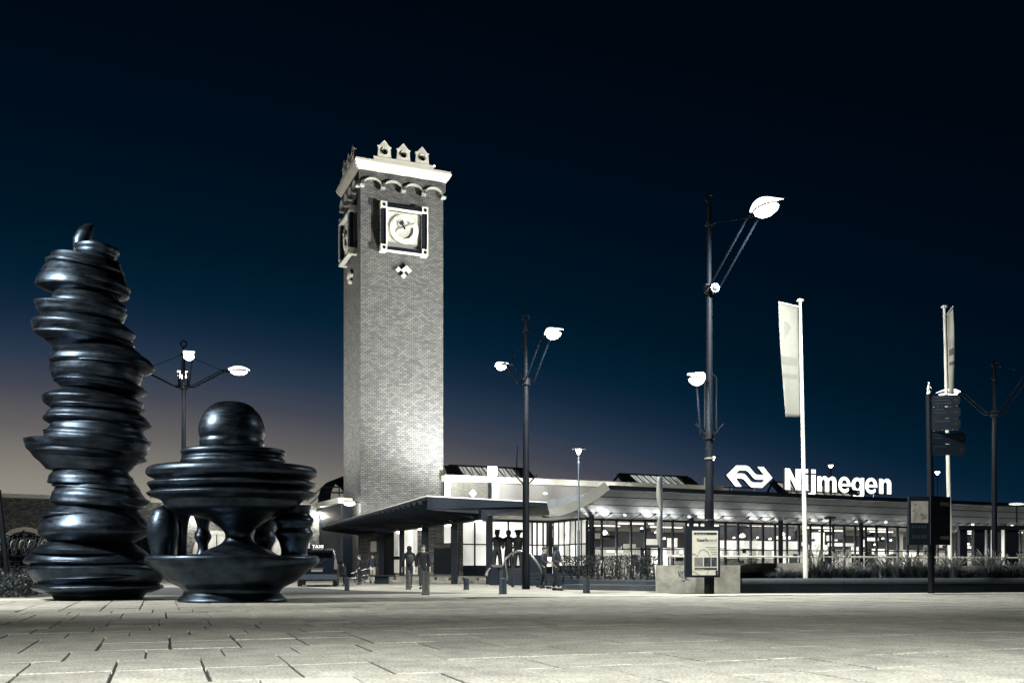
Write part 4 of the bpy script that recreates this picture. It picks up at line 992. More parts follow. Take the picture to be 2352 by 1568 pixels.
def lamp_post(label, base, H, r0, clamps, heads, rods=True, power=P_STREET, cone=165, soft=0.9, pm=None, aim=(0, 2.0, -5.0)):
    """clamps: dict level->z ; heads: (level, dx, dy, dz, scale, on)"""
    p = thing('street_lamp', label, 'street lamp', base, group='tall dark street lamps on the square')
    b = Vector(base)
    zc0 = clamps[0]
    obj('pole', MB().tube([b, b+Vector((0, 0, 1.2)), b+Vector((0, 0, 1.25)), b+Vector((0, 0, zc0)), b+Vector((0, 0, zc0+0.02)), b+Vector((0, 0, H-0.5)), b+Vector((0, 0, H-0.3))],
                          [r0*1.15, r0*1.1, r0, r0*0.75, r0*0.62, r0*0.5, r0*0.15], 14), MAT['pole_paint'], p, smooth=True)
    mb = MB(); ring = [b+Vector((0.14*math.cos(a), 0, H-0.14+0.14*math.sin(a))) for a in [2*math.pi*i/16 for i in range(17)]]; mb.tube(ring, 0.035, 6); obj('ring', mb, MAT['pole_paint'], p)
    for z in clamps:
        obj('clamp', MB().tube([b+Vector((0, 0, z-0.14)), b+Vector((0, 0, z+0.14))], r0*1.35, 14), MAT['pole_paint'], p)
    for hi, (lv, dx, dy, dz, s, on) in enumerate(heads):
        z = clamps[lv]; h = Vector((dx, dy, 0)); d = h.normalized(); q = Vector((-d.y, d.x, 0)); hl = h.length
        head = b+Vector((dx, dy, z+dz))
        for sd in (-1, 1):
            o1 = q*0.20*sd
            pts = [b+Vector((0, 0, z))+q*r0*sd, b+Vector((0, 0, z))+d*0.42+o1, b+Vector((0, 0, z+dz))+d*(hl-0.75)+o1, b+Vector((0, 0, z+dz+0.02))+d*(hl-0.45)+o1*0.9]
            obj('arm', MB().tube(pts, 0.038, 6), MAT['pole_paint'], p)
        zt = b+Vector((0, 0, z+dz+0.75)) if rods else None
        if rods:
            obj('tie_rod', MB().tube([zt, b+Vector((0, 0, z+dz))+d*(hl-0.7)], 0.014, 5), MAT['pole_paint'], p)
        lamp_head(p, head, d, s, on)
        if on and power:
            light('SPOT', 'street_light', head-Vector((0, 0, 0.32)), power*(pm[hi] if pm else 1), head+Vector(aim), radius=0.22, angle=cone, blend=soft)
    if rods:
        zt = clamps[0]+heads[0][3]+0.75
        obj('collar', MB().tube([b+Vector((0, 0, zt-0.06)), b+Vector((0, 0, zt+0.06))], r0*1.0, 12), MAT['pole_paint'], p)
    return p
def gp(u, Y): q = W(u, 1295, Y); return (q.x, q.y, 0)
def hd(u, v, Y, base, zclamp, lv, s=0.75, on=True):
    q = W(u, v, Y); return (lv, q.x-base[0], q.y-base[1], q.z-zclamp, s, on)
# middle one
b = gp(1208, 40.5); zc1 = W(1208, 877, 40.5).z
p_mid = lamp_post('two headed street lamp right of the clock tower in the middle of the square', b, W(1205, 722, 40.5).z, 0.155, [zc1], [hd(1272, 768, 38.0, b, zc1, 0, 0.78), hd(1152, 842, 42.6, b, zc1, 0, 0.62)])
bb = Vector(b)
for sx in (-1, 1):
    z0 = W(1208, 1112, 40.5).z
    obj('stub', MB().tube([bb+Vector((0.1*sx, 0, z0)), bb+Vector((0.48*sx, 0, z0+0.42))], 0.035, 6), MAT['pole_paint'], p_mid)
# left one, four heads
b = gp(422, 45.0); zc2 = W(422, 887, 45).z
lamp_post('four headed street lamp behind the round sculpture at the left', b, W(422, 783, 45).z, 0.13, [zc2], [hd(549, 853, 45.3, b, zc2, 0, 0.72), hd(296, 852, 45.3, b, zc2, 0, 0.72), hd(434, 818, 42.3, b, zc2, 0, 0.72), hd(419, 862, 47.4, b, zc2, 0, 0.72)], power=P_STREET*0.45)
# big one on the right
b = gp(1629, 34.5); zcA = W(1622, 664, 34.5).z; zcB = W(1626, 1000, 34.5).z
p_big = lamp_post('tallest street lamp with poster case, right of centre', b, W(1622, 446, 34.5).z, 0.15, [zcA, zcB], [hd(1760, 480, 31.0, b, zcA, 0, 0.98), (1, -0.75, -1.5, W(1583, 872, 33.0).z-zcB, 0.78, True)], power=P_STREET*3.0, cone=172, soft=0.9, pm=[1, 0.08], aim=(0, 2.2, -5))
bb = Vector(b)
for (u, v, r_) in ((1642, 662, 0.16),):
    c = W(u, v, 34.2)
    hn = obj('round_lamp', MB().tube([c+Vector((0, -0.08, 0)), c+Vector((0, 0.08, 0))], r_, 10), MAT['blue_steel'], p_big)
    obj('lamp_lens', MB().ell(c+Vector((0, -0.1, 0)), 0.10, 0.05, 0.10), MAT['steel'], hn)
    obj('lamp_arm', MB().tube([c+Vector((-0.3, 0.1, 0.16)), c+Vector((0, 0.05, 0.16))], 0.015, 5), MAT['steel'], p_big)
for v, mm in ((1051, 'flag_print'), (1245, 'flag_print'), (1262, 'steel'), (1193, 'steel')):
    z = W(1629, v, 34.3).z
    obj('band', MB().tube([bb+Vector((0, 0, z-0.03)), bb+Vector((0, 0, z+0.03))], 0.165 if v < 1150 else 0.19, 14), MAT[mm], p_big)
obj('base_sleeve', MB().tube([bb+Vector((0, 0, 0)), bb+Vector((0, 0, W(0, 1210, 34.5).z)), bb+Vector((0, 0, W(0, 1150, 34.5).z))], [0.18, 0.18, 0.155], 14), MAT['pole_paint'], p_big, smooth=True)
for sx in (-1, 1):
    z0 = W(1629, 1003, 34.5).z
    obj('stub', MB().tube([bb+Vector((0.12*sx, 0, z0)), bb+Vector((0.50*sx, -0.1, z0+0.45))], 0.04, 6), MAT['pole_paint'], p_big)
for dx in (-0.16, 0.26):
    obj('cable_pipe', MB().tube([bb+Vector((dx, 0, W(0, 985, 34.5).z)), bb+Vector((dx, 0, W(0, 868, 34.5).z)), bb+Vector((dx*0.4, 0, W(0, 858, 34.5).z))], 0.03, 6), MAT['pole_paint'], p_big)
# far right one, unlit heads outside or dark
b = gp(2284, 47.5); zc4 = W(2281, 950, 47.5).z
lamp_post('street lamp at the far right behind the signpost', b, W(2280, 828, 47.5).z, 0.14, [zc4], [hd(2178, 905, 47.6, b, zc4, 0, 0.8), hd(2395, 850, 45.0, b, zc4, 0, 0.8)], pm=[0.5, 0.08])
# lamps beyond the frame that light the square: same posts, left front and behind the viewer
b = (-23.0, 19.0, 0); lamp_post('street lamp left of the picture beside the tall sculpture', b, 15.5, 0.155, [12.6], [(0, 2.6, 0.6, 1.3, 0.9, True), (0, -2.6, -0.6, 1.1, 0.8, True)], power=P_STREET*5.5, cone=78, soft=0.5, aim=(10, 8.6, -8))
b = (1.5, -4.6, 0); lamp_post('street lamp standing behind the viewer', b, 11.6, 0.155, [8.7], [(0, -2.4, 1.4, 1.1, 0.8, True), (0, 2.4, 1.4, 1.1, 0.8, True)], power=P_STREET*7.6, cone=148, soft=0.55, aim=(0, 0, -5))

# small cone lamps
def cone_lamp(u, v, Y, zbase, label, r=0.3, pw_=260, colm='blue_steel', s=1.0):
    q = W(u, v, Y)
    p = thing('cone_lamp', label, 'lamp', (q.x, q.y, zbase), group='slim cone topped lamps by the station')
    obj('pole', MB().tube([(q.x, q.y, zbase), (q.x, q.y, zbase+2.8), (q.x, q.y, zbase+2.85), (q.x, q.y, q.z-0.1)], [0.07*s, 0.07*s, 0.045*s, 0.04*s], 8), MAT[colm], p, smooth=True)
    obj('cone', MB().lathe([(0.05*s, -0.14*s), (r*s*0.62, 0.06*s), (r*s*0.6, 0.11*s)], q, 16), MAT['lamp_glow'], p)
    obj('cap', MB().lathe([(r*s*1.6, 0.13*s), (r*s*1.55, 0.17*s), (0.05, 0.24*s)], q, 18), MAT['dark_metal'], p)
    if pw_: light('POINT', 'cone_light', q-Vector((0, 0, 0.4)), pw_, radius=0.1)
cone_lamp(1329, 1037, 50.0, 0.0, 'slim steel lamp with a glowing cone standing in the hedge', 0.24, 500)
cone_lamp(1908, 1071, 82.0, 7.0, 'small glowing cone lamp rising behind the sign letters', 0.32, 0, 'dark_metal', 1.0)
cone_lamp(2153, 1086, 84.0, 0.0, 'small glowing cone lamp behind the second flagpole', 0.32, 0, 'dark_metal', 1.0)
cone_lamp(1637, 1053, 60.0, 5.0, 'small cone lamp just right of the tallest pole', 0.24, 0, 'dark_metal', 1.0)
q = W(1907, 1190, 55); p = thing('disc_lamp', 'unlit dark disc topped lamp post right of the first flagpole', 'lamp', (q.x, q.y, 0))
obj('pole', MB().tube([(q.x, q.y, 0), (q.x, q.y, q.z)], 0.06, 8), MAT['dark_metal'], p)
obj('disc', MB().lathe([(0.12, -0.02), (0.34, 0.0), (0.33, 0.08), (0.1, 0.14)], q, 18), MAT['dark_metal'], p)

# ================================================================== SCULPTURES (plain abstract stand-ins of the same size and finish)
def disc_stack(root, cx, cy, layers, seed, scale_y=0.85, name='disc'):
    rd_ = random.Random(seed); fine = []
    for (u0, u1, vt, vb, tilt) in layers:
        fine.append((u0, u1, vt, vb, tilt, 0)); w_ = u1-u0; h_ = vb-vt
        if h_ > 44:
            k_ = rd_.uniform(-0.02, 0.05)*w_; y_ = vt+h_*rd_.uniform(0.50, 0.72)
            fine.append((u0+w_*0.03+k_, u1-w_*0.01+k_, y_-6, y_+7, tilt+rd_.uniform(-2, 2), 1))
        if h_ > 60:
            k_ = rd_.uniform(-0.05, 0.02)*w_; y_ = vt+h_*rd_.uniform(0.18, 0.34)
            fine.append((u0+w_*0.05+k_, u1-w_*0.03+k_, y_-5, y_+5, tilt+rd_.uniform(-2, 2), 1))
    for (u0, u1, vt, vb, tilt, thin) in fine:
        r = (u1-u0)/2/FPX*cy; c = ((u0+u1)/2-CX)/FPX*cy
        z1 = CH+(HZ-vt)/FPX*cy; z0 = CH+(HZ-vb)/FPX*cy; h = z1-z0
        ph = rd_.uniform(0, 6.28); ph2 = rd_.uniform(0, 6.28); am = rd_.uniform(0.02, 0.05)
        wob = lambda a, f, ph=ph, ph2=ph2, am=am: am*math.cos(2*a+ph)+am*0.6*math.cos(3*a+ph2+2*f)
        # rounded rim section, random mix of fillets
        lip = rd_.choice((0.12, 0.22, 0.35, 0.6, 0.75, 0.85, 0.9)) if not thin else 0.55; lo_ = rd_.uniform(0.44, 0.70) if not thin else 0.8; hi_ = rd_.uniform(0.58, 0.86); ex = rd_.uniform(0.9, 1.9); nr_ = rd_.choice((3, 5, 7)); ra_ = rd_.uniform(0.006, 0.022)
        prof = []
        m = 30
        for i in range(m+1):
            f = i/m
            g = f/lip if f < lip else (1-f)/(1-lip)
            b_ = lo_ if f < lip else hi_
            rr = b_+(1-b_)*math.sin(min(1, g)*math.pi/2)**ex
            rr += ra_*math.sin(f*math.pi*nr_+ph)*math.sin(f*math.pi)
            prof.append((r*rr, z0-0.08+(h+0.16)*f))
        prof = [(r*0.45, z0-0.14)]+prof+[(r*0.60, z1+0.12), (r*0.25, z1+0.15)]
        M = Matrix.Rotation(R(tilt), 3, 'Y') @ Matrix.Rotation(R(rd_.uniform(-3, 3)), 3, 'X') @ Matrix.Diagonal((1, scale_y, 1))
        mid = Vector((c, cy, (z0+z1)/2))
        prof = [(a, z-mid.z) for a, z in prof]
        obj(name, MB().lathe(prof, mid, 64, M, wob), MAT['bronze'], root, smooth=True)
YS = 28.6
s1 = thing('sculpture', 'tall dark bronze sculpture of stacked leaning discs at the left edge', 'sculpture', gp(222, YS))
disc_stack(s1, 0, YS, [
    (78, 372, 1300, 1377, 0), (70, 345, 1245, 1312, 1), (90, 340, 1160, 1250, -1), (125, 335, 1100, 1168, 4), (110, 305, 1070, 1112, 2),
    (68, 335, 1015, 1075, 2), (104, 342, 975, 1022, 4), (112, 335, 942, 985, 2), (105, 322, 905, 950, 3), (115, 328, 850, 912, 3),
    (124, 350, 802, 856, 3), (78, 300, 742, 804, 6), (90, 284, 708, 752, 6), (124, 286, 660, 712, 7), (94, 290, 600, 672, 6), (170, 274, 570, 606, 6)], 3)
c0 = W(190, 575, YS)
obj('top_fin', MB().tube([W(186, 590, YS), W(184, 572, YS), W(186, 553, YS), W(196, 534, YS), W(206, 522, YS), W(213, 516, YS)], [0.22, 0.20, 0.23, 0.22, 0.15, 0.05], 16), MAT['bronze'], s1, smooth=True)
YR = 26.9
s2 = thing('sculpture', 'broad dark bronze sculpture of bowls, pillars and a ball right of the tall one', 'sculpture', gp(533, YR))
def lath(root, name, uc, pts, Y, sy=0.8, seed=1, am=0.02):
    rd_ = random.Random(seed); ph = rd_.uniform(0, 6)
    prof = [(rp/FPX*Y, CH+(HZ-v)/FPX*Y) for rp, v in pts]
    # smooth through the control points
    out = []
    for i in range(len(prof)-1):
        p0 = prof[max(i-1, 0)]; p1 = prof[i]; p2 = prof[i+1]; p3 = prof[min(i+2, len(prof)-1)]
        for k in range(5):
            t = k/5
            f = lambda a, b, c, d: 0.5*((2*b)+(-a+c)*t+(2*a-5*b+4*c-d)*t*t+(-a+3*b-3*c+d)*t**3)
            out.append((max(0.005, f(p0[0], p1[0], p2[0], p3[0])), f(p0[1], p1[1], p2[1], p3[1])))
    out.append(prof[-1])
    c = ((uc-CX)/FPX*Y, Y, 0)
    return obj(name, MB().lathe(out, c, 72, Matrix.Diagonal((1, sy, 1)), lambda a, f: am*math.cos(2*a+ph)+am*0.5*math.cos(3*a+ph*2)), MAT['bronze'], root, smooth=True)
lath(s2, 'basin', 533, [(120, 1381), (122, 1376), (108, 1362), (112, 1350), (140, 1335), (165, 1312), (188, 1296), (193, 1284), (188, 1276), (170, 1277), (150, 1290), (80, 1296), (5, 1297)], YR, 0.72, 2)
lath(s2, 'mound', 548, [(110, 1298), (100, 1280), (70, 1262), (40, 1248), (30, 1232), (38, 1215), (70, 1192), (110, 1175)], YR, 0.8, 3)
lath(s2, 'table', 535, [(60, 1192), (140, 1172), (160, 1150), (186, 1140), (192, 1133), (180, 1128), (172, 1125), (188, 1117), (190, 1110), (178, 1106), (174, 1102), (190, 1094), (194, 1084), (184, 1073), (150, 1071), (5, 1070)], YR, 0.72, 4, 0.012)
lath(s2, 'upper_bowl', 537, [(118, 1074), (120, 1060), (112, 1050), (119, 1042), (116, 1034), (104, 1033), (90, 1042), (5, 1046)], YR, 0.75, 5)
lath(s2, 'ball', 533, [(52, 1050), (66, 1038), (72, 1018), (70, 1008), (73, 998), (72, 975), (60, 948), (38, 928), (4, 922)], YR, 0.95, 6, 0.012)
lath(s2, 'pillar', 374, [(34, 1290), (26, 1280), (30, 1255), (36, 1228), (34, 1200), (22, 1172), (4, 1160)], YR+0.3, 0.9, 7, 0.03)
lath(s2, 'pillar', 676, [(46, 1292), (30, 1272), (34, 1245), (44, 1225), (38, 1212), (46, 1195), (36, 1180), (40, 1160)], YR+0.2, 0.85, 8, 0.04)
lath(s2, 'pillar', 466, [(24, 1288), (14, 1268), (12, 1250), (20, 1232), (13, 1212), (22, 1185), (34, 1165)], YR+1.6, 0.9, 9, 0.03)
lath(s2, 'pillar', 608, [(26, 1288), (16, 1262), (26, 1238), (22, 1215), (30, 1192), (44, 1165)], YR+1.8, 0.9, 10, 0.03)
lath(s2, 'pillar', 418, [(20, 1292), (12, 1275), (11, 1245), (13, 1210), (18, 1188), (34, 1165)], YR+0.9, 0.9, 11, 0.03)

# ================================================================== FLAGS
mat('flag_cloth_lit', (0.5, 0.51, 0.47), 0.8, var=0.06)  # same white cloth, with the light it faces put into its colour
def flag(label, ut, vt, ub, vb, Y, fu0, fu1, vtop_out, vtop_in, vbot, seed, bend=0.0):
    pb_ = W(ub, vb, Y); pt = W(ut, vt, Y); base = Vector((pb_.x+(pb_.x-pt.x)*0.05, Y, 0))
    p = thing('banner_pole', label, 'flag', base, group='white banner poles in the planter')
    obj('pole', MB().tube([base, pb_, pb_.lerp(pt, 0.5), pt], [0.095, 0.09, 0.075, 0.055], 12), MAT['white_metal'], p, smooth=True)
    obj('cap', MB().lathe([(0.03, -0.05), (0.13, 0.0), (0.13, 0.06), (0.04, 0.10)], pt, 14), MAT['white_metal'], p)
    # cloth hangs beside the pole from a short arm
    mb = MB(); nx, nz = 8, 26; rd_ = random.Random(seed)
    def cp(i, j):
        f, g = i/nx, j/nz
        zin = pt.z-0.25; zb = W(0, vbot, Y).z
        polex = pt.x+(pb_.x-pt.x)*((pt.z-(zin+(zb-zin)*g))/(pt.z-pb_.z))
        wd = (fu1-fu0)/FPX*Y
        sgn_ = -1 if wd > 0 else 1; wd = abs(wd)
        topz = zin+(W(0, vtop_out, Y).z-W(0, vtop_in, Y).z)*f
        z = topz+(zb-topz)*g
        shr = 1-0.22*g**1.5 if sgn_ < 0 else 0.85+0.15*math.sin(math.pi*g)
        return Vector((polex+sgn_*(0.09+wd*f*shr), Y-0.03-0.05*math.sin(f*3+g*4+seed)*f, z))
    for j in range(nz):
        for i in range(nx):
            mb.quad(cp(i, j), cp(i+1, j), cp(i+1, j+1), cp(i, j+1))
    cl = obj('banner', mb, MAT['flag_cloth' if abs(fu1-fu0) > 30 else 'flag_cloth_lit'], p, smooth=True)
    m_ = cl.modifiers.new('thickness', 'SOLIDIFY'); m_.thickness = 0.008
    obj('arm', MB().tube([cp(0, 0)+Vector((0.05, 0, 0.03)), cp(nx, 0)+Vector((0, 0, 0.03))], 0.025, 6), MAT['white_metal'], p)
    def patch(i0, i1, j0, j1, nm='print'):
        m2 = MB(); 
        for j in range(j0, j1):
            for i in range(i0, i1):
                d = Vector((0, -0.012, 0)); m2.quad(cp(i, j)+d, cp(i+1, j)+d, cp(i+1, j+1)+d, cp(i, j+1)+d)
        obj(nm, m2, MAT['flag_print'], cl)
    patch(1, 8, 12, 14, 'stripe'); patch(1, 8, 16, 17, 'stripe')
    if abs(fu1-fu0) > 30:
        tri = [cp(3, 5), cp(6, 8), cp(6, 4), cp(5, 4)]; d = Vector((0, -0.014, 0)); obj('emblem', MB().add([q+d for q in tri], [(0, 1, 2, 3)]), MAT['flag_print'], cl)
    return p
flag('white banner on a pole right of the tallest street lamp', 1838, 692, 1850, 1292, 36.5, 1793, 1838, 680, 692, 958, 1)
flag('narrow white banner seen edge on, on the pole behind the signpost', 2169, 706, 2183, 1285, 39.5, 2186, 2171, 692, 706, 905, 4)
# slim leaning banners on the pole near the hedge
q = W(1519, 1092, 37.0); qb = W(1520, 1362, 37.0)
p = thing('banner_pole', 'slim grey pole with two narrow twisted banners left of the poster', 'flag', (qb.x, 37, 0))
obj('pole', MB().tube([(qb.x, 37, 0), (q.x, 37, q.z)], 0.05, 8), MAT['blue_steel'], p)
def strip(u0, v0, u1, v1, u2, v2, wpx):
    mb = MB(); n = 10
    for k in range(n):
        P = []
        for f in (k/n, (k+1)/n):
            x = (1-f)**2*u0+2*f*(1-f)*u1+f*f*u2; y = (1-f)**2*v0+2*f*(1-f)*v1+f*f*v2; ww = wpx*math.sin(math.pi*(0.12+0.8*f))
            P.append((W(x-ww, y, 36.8), W(x+ww, y, 36.95)))
        mb.quad(P[0][0], P[0][1], P[1][1], P[1][0])
    b_ = obj('banner', mb, MAT['flag_cloth'], p, smooth=True); m_ = b_.modifiers.new('thickness', 'SOLIDIFY'); m_.thickness = 0.01
strip(1513, 1094, 1510, 1150, 1519, 1175, 5); strip(1515, 1182, 1508, 1225, 1516, 1258, 5)

# ================================================================== POSTER CASE
PF = Frame(*W(1577, 1295, 34.1)[:2], 4.0)
pc = thing('poster_case', 'black framed event poster case hung on the tallest street lamp', 'poster', PF.w(0.6, 0, 0.6))
def pr(u0, v0, u1, v1, n0, n1, nm, mm, par, fr=PF):
    t0, z1 = fr.px(u0, v0, n1); t1, z0 = fr.px(u1, v1, n1); return obj(nm, MB().fbox(fr, t0, t1, n0, n1, z0, z1), MAT[mm], par)
fr_ = pr(1575, 1209, 1654, 1325, -0.10, 0.12, 'case', 'dark_metal', pc)
pap = pr(1590, 1218, 1649, 1320, 0.122, 0.135, 'poster', 'poster_paper', pc)
pr(1594, 1222, 1646.5, 1227.5, 0.137, 0.140, 'text_bar', 'ink', pap); pr(1595.5, 1303, 1647, 1308, 0.137, 0.140, 'text_bar', 'ink', pap)
pr(1643.5, 1309, 1648.5, 1320, 0.137, 0.139, 'torn_corner', 'ink', pap)
def ptext(s, u, v, hpx, mm, bold=0.0, align='LEFT', fr=PF, par=None, n=0.142, sx=1.0):
    t0, z0 = fr.px(u, v, n); z1 = fr.px(u, v-hpx, n)[1]; me = text_mesh(s, (z1-z0)/0.70, 0.0, bold, align)
    return place_flat(me, 'lettering', par if par is not None else pap, fr, t0, n, z0, sx, 1, m1=MAT[mm])
ptext("Voor't", 1600, 1243, 7.5, 'ink', 0.006, sx=0.9); ptext('Levend', 1646.5, 1243, 7.5, 'ink_grey', 0.002, 'RIGHT', sx=0.85)
ptext('dé beurs over afscheid en uitvaart', 1646, 1248, 2.2, 'ink_grey', 0, 'RIGHT', sx=0.72)
ptext('zondag 30 september', 1646, 1257, 2.6, 'ink', 0.001, 'RIGHT', sx=0.8); ptext('11.00-16.00 uur', 1646, 1262.5, 2.6, 'ink', 0.001, 'RIGHT', sx=0.8)
ptext('Vereeniging', 1646, 1268, 2.6, 'ink', 0.001, 'RIGHT', sx=0.8); ptext('Nijmegen', 1646, 1273.5, 2.6, 'ink', 0.001, 'RIGHT', sx=0.8)
ptext('theater  uitvaart  muziek  kunst', 1598, 1226, 1.9, 'white_metal', 0.0, sx=0.75); ptext('www.voortlevend.nl', 1598, 1307, 1.9, 'white_metal', sx=0.9)
pics = [(1595, 1279.5, 1614.5, 1300), (1617, 1279.5, 1632.5, 1300), (1634, 1279.5, 1646.5, 1300)]
for k, (a, b_, c, d) in enumerate(pics):
    o = pr(a, b_, c, d, 0.137, 0.140, 'picture', 'ink_grey' if k == 0 else 'ink', pap)
    for q_ in range(7 if k == 0 else 4):
        uu = random.uniform(a+2, c-3); vv = random.uniform(b_+2, d-4); pr(uu, vv, uu+random.uniform(1.5, 3.5), vv+random.uniform(1.5, 5), 0.1405, 0.142, 'picture_detail', 'flag_print', pap)
def pline(pts, r=0.006):
    obj('drawn_line', MB().tube([PF.w(*(lambda q: (q[0], 0.139, q[1]))(PF.px(u, v, 0.139))) for u, v in pts], r, 4), MAT['ink'], pap)
pline([(1590, 1271), (1596, 1272), (1602, 1277), (1604, 1270), (1610, 1262), (1617, 1261), (1624, 1265), (1630, 1275), (1632, 1290), (1630, 1303), (1624, 1319)])
pline([(1590, 1309), (1600, 1316), (1606, 1320)])

# ================================================================== MAP KIOSK AND FINGERPOST
bq = W(2138, 1295, 34.3)
fp = thing('fingerpost', 'dark signpost with five arrow blades and a small figure on top', 'signpost', (bq.x, bq.y, 0))
topz = W(2131, 905, 34.3).z
obj('post', MB().tube([(bq.x+0.02, bq.y, 0), (bq.x, bq.y, 3.3), (bq.x-0.08, bq.y, topz)], [0.11, 0.11, 0.10], 10), MAT['pole_paint'], fp, smooth=True)
bx_ = bq.x-0.08
obj('figurine', MB().tube([(bx_, bq.y, topz), (bx_, bq.y, topz+0.06)], 0.07, 8).tube([(bx_-0.04, bq.y, topz+0.05), (bx_-0.03, bq.y, topz+0.2)], 0.022, 6).tube([(bx_+0.05, bq.y, topz+0.05), (bx_+0.01, bq.y, topz+0.2)], 0.022, 6).tube([(bx_-0.01, bq.y, topz+0.18), (bx_+0.01, bq.y, topz+0.33)], [0.045, 0.04], 6).ell((bx_+0.01, bq.y, topz+0.39), 0.035, 0.035, 0.045, 8, 6).tube([(bx_+0.03, bq.y, topz+0.3), (bx_+0.08, bq.y-0.03, topz+0.2)], 0.014, 5), MAT['white_metal'], fp, smooth=True)
texts = [[0.60, 0.52, 0.55], [0.30, 0.38], [0.52], [0.62, 0.30], [0.45]]   # worn lines of lettering, too small to read
for k, (v0, v1, ue, sl) in enumerate(((908, 932, 2205, 5), (936, 960, 2206, 5), (963, 986, 2206, 5), (993, 1017, 2217, 0), (1020, 1043, 2217, 0))):
    FF = frame2((bx_+0.05, bq.y-0.05), (bx_+0.05+1.0, bq.y-0.05-(0.30 if sl else -0.02)))
    t1 = FF.px(ue, 1000)[0]; z1 = W(0, v0, 34.2).z; z0 = W(0, v1, 34.2).z-0.02
    pts = [(0.03, z0), (t1-0.10, z0), (t1, z0+0.09), (t1, z1-0.09), (t1-0.10, z1), (0.03, z1)]
    bl = obj('blade', MB().prism([FF.w(a, 0, z) for a, z in pts], FF.w(0, 0.04, 0)-FF.w(0, 0, 0)), MAT['dark_metal'], fp)
    zc_ = (z0+z1)/2; ar = [(t1-0.26, zc_+0.012), (t1-0.15, zc_+0.012), (t1-0.17, zc_+0.06), (t1-0.08, zc_), (t1-0.17, zc_-0.06), (t1-0.15, zc_-0.012), (t1-0.26, zc_-0.012)]
    obj('arrow', MB().prism([FF.w(a, 0.042, z) for a, z in ar], FF.w(0, 0.004, 0)-FF.w(0, 0, 0)), MAT['steel'], bl)
    for j, s in enumerate(texts[k]):
        obj('lettering', MB().fbox(FF, 0.12, 0.12+s, 0.0, 0.044, z1-0.10-j*0.11, z1-0.06-j*0.11) if False else MB().prism([FF.w(a, 0.0415, z) for a, z in ((0.12, z1-0.095-j*0.11), (0.12+s, z1-0.095-j*0.11), (0.12+s, z1-0.06-j*0.11), (0.12, z1-0.06-j*0.11))], FF.w(0, 0.003, 0)-FF.w(0, 0, 0)), MAT['blue_steel'], bl)
    if k < 3: obj('trim', MB().fbox(FF, 0.03, t1-0.05, 0.0, 0.045, z0-0.025, z0-0.012), MAT['steel'], bl)
mk = thing('map_kiosk', 'two sided city map stand on the signpost post at the right', 'map stand', (bq.x, bq.y, 1.7))
K1 = frame2(W(2088, 1295, 33.9)[:2], W(2136, 1295, 34.0)[:2]); K2 = frame2(W(2138, 1295, 34.0)[:2], W(2183, 1295, 34.6)[:2])
for (kf, u0, u1, va, vb_, vc, vd) in ((K1, 2088, 2136, 1143, 1139, 1251, 1250), (K2, 2138, 2183, 1138, 1143, 1251, 1251)):
    cs = pr(u0, min(va, vb_), u1, vc, -0.06, 0.06, 'case', 'dark_metal', mk, kf)
    if kf is K1:
        mpn = pr(2093, 1150, 2132, 1200, 0.062, 0.068, 'map_sheet', 'concrete', mk, kf)
        for q_ in range(26):
            x = random.uniform(2095, 2130); y = random.uniform(1153, 1198); dx = random.uniform(-9, 9); dy = random.uniform(-9, 9)
            a = kf.px(x, y, 0.07); b_ = kf.px(min(max(x+dx, 2094), 2131), min(max(y+dy, 1151), 1199), 0.07)
            obj('street_line', MB().tube([kf.w(a[0], 0.07, a[1]), kf.w(b_[0], 0.07, b_[1])], 0.006, 4), MAT['flag_cloth' if q_ % 4 else 'ink'], mpn)
        for q_ in range(5): pr(2095+q_*7, 1206, 2100+q_*7, 1212, 0.062, 0.066, 'legend', 'blue_steel', mk, kf); pr(2095+q_*7, 1228, 2100+q_*7, 1236, 0.062, 0.066, 'legend', 'blue_steel', mk, kf)
    else:
        pr(2160, 1152, 2180, 1162, 0.062, 0.068, 'header', 'flag_print', mk, kf); pr(2160, 1230, 2180, 1238, 0.062, 0.068, 'footer', 'ink_grey', mk, kf)
        for q_, (x, y) in enumerate(((2172, 1180), (2171, 1200), (2176, 1210))): pr(x, y, x+3, y+7, 0.062, 0.066, 'photo_detail', 'steel', mk, kf)

# ================================================================== PLANTER, CONCRETE WALLS, RAILINGS
CWF = frame2(W(1508, 1295, 35.2)[:2], W(1700, 1295, 34.8)[:2])
zt = W(0, 1298, 35.0).z
cw = obj('concrete_wall', MB().fbox(CWF, 0, CWF.len, -2.2, 0, 0, W(0, 1297.5, 35).z), MAT['concrete'], label='low weathered concrete wall with scribbled graffiti behind the poster case', cat='wall')
def scr(pts, r=0.02):
    obj('graffiti', MB().tube([CWF.w(*(lambda q: (q[0], 0.004, q[1]))(CWF.px(u, v, 0.004))) for u, v in pts], r, 4), MAT['ink'], cw)
MW[cw.name] = Matrix.Translation(cw.location)
scr([(1560, 1322), (1558, 1312), (1564, 1326), (1563, 1310)], 0.012); scr([(1571, 1311), (1566, 1314), (1569, 1319), (1567, 1325), (1572, 1326)], 0.012); scr([(1579, 1310), (1573, 1315), (1574, 1328), (1580, 1322)], 0.012); scr([(1564, 1330), (1572, 1334), (1576, 1328), (1583, 1332)], 0.012)
PLF = frame2(W(1701, 1295, 35.0)[:2], W(2500, 1295, 36.2)[:2])
pl = thing('planter_wall', 'long dark planter wall with rounded coping below the ornamental grasses', 'planter', PLF.w(5, 0, 0))
nseg = 7
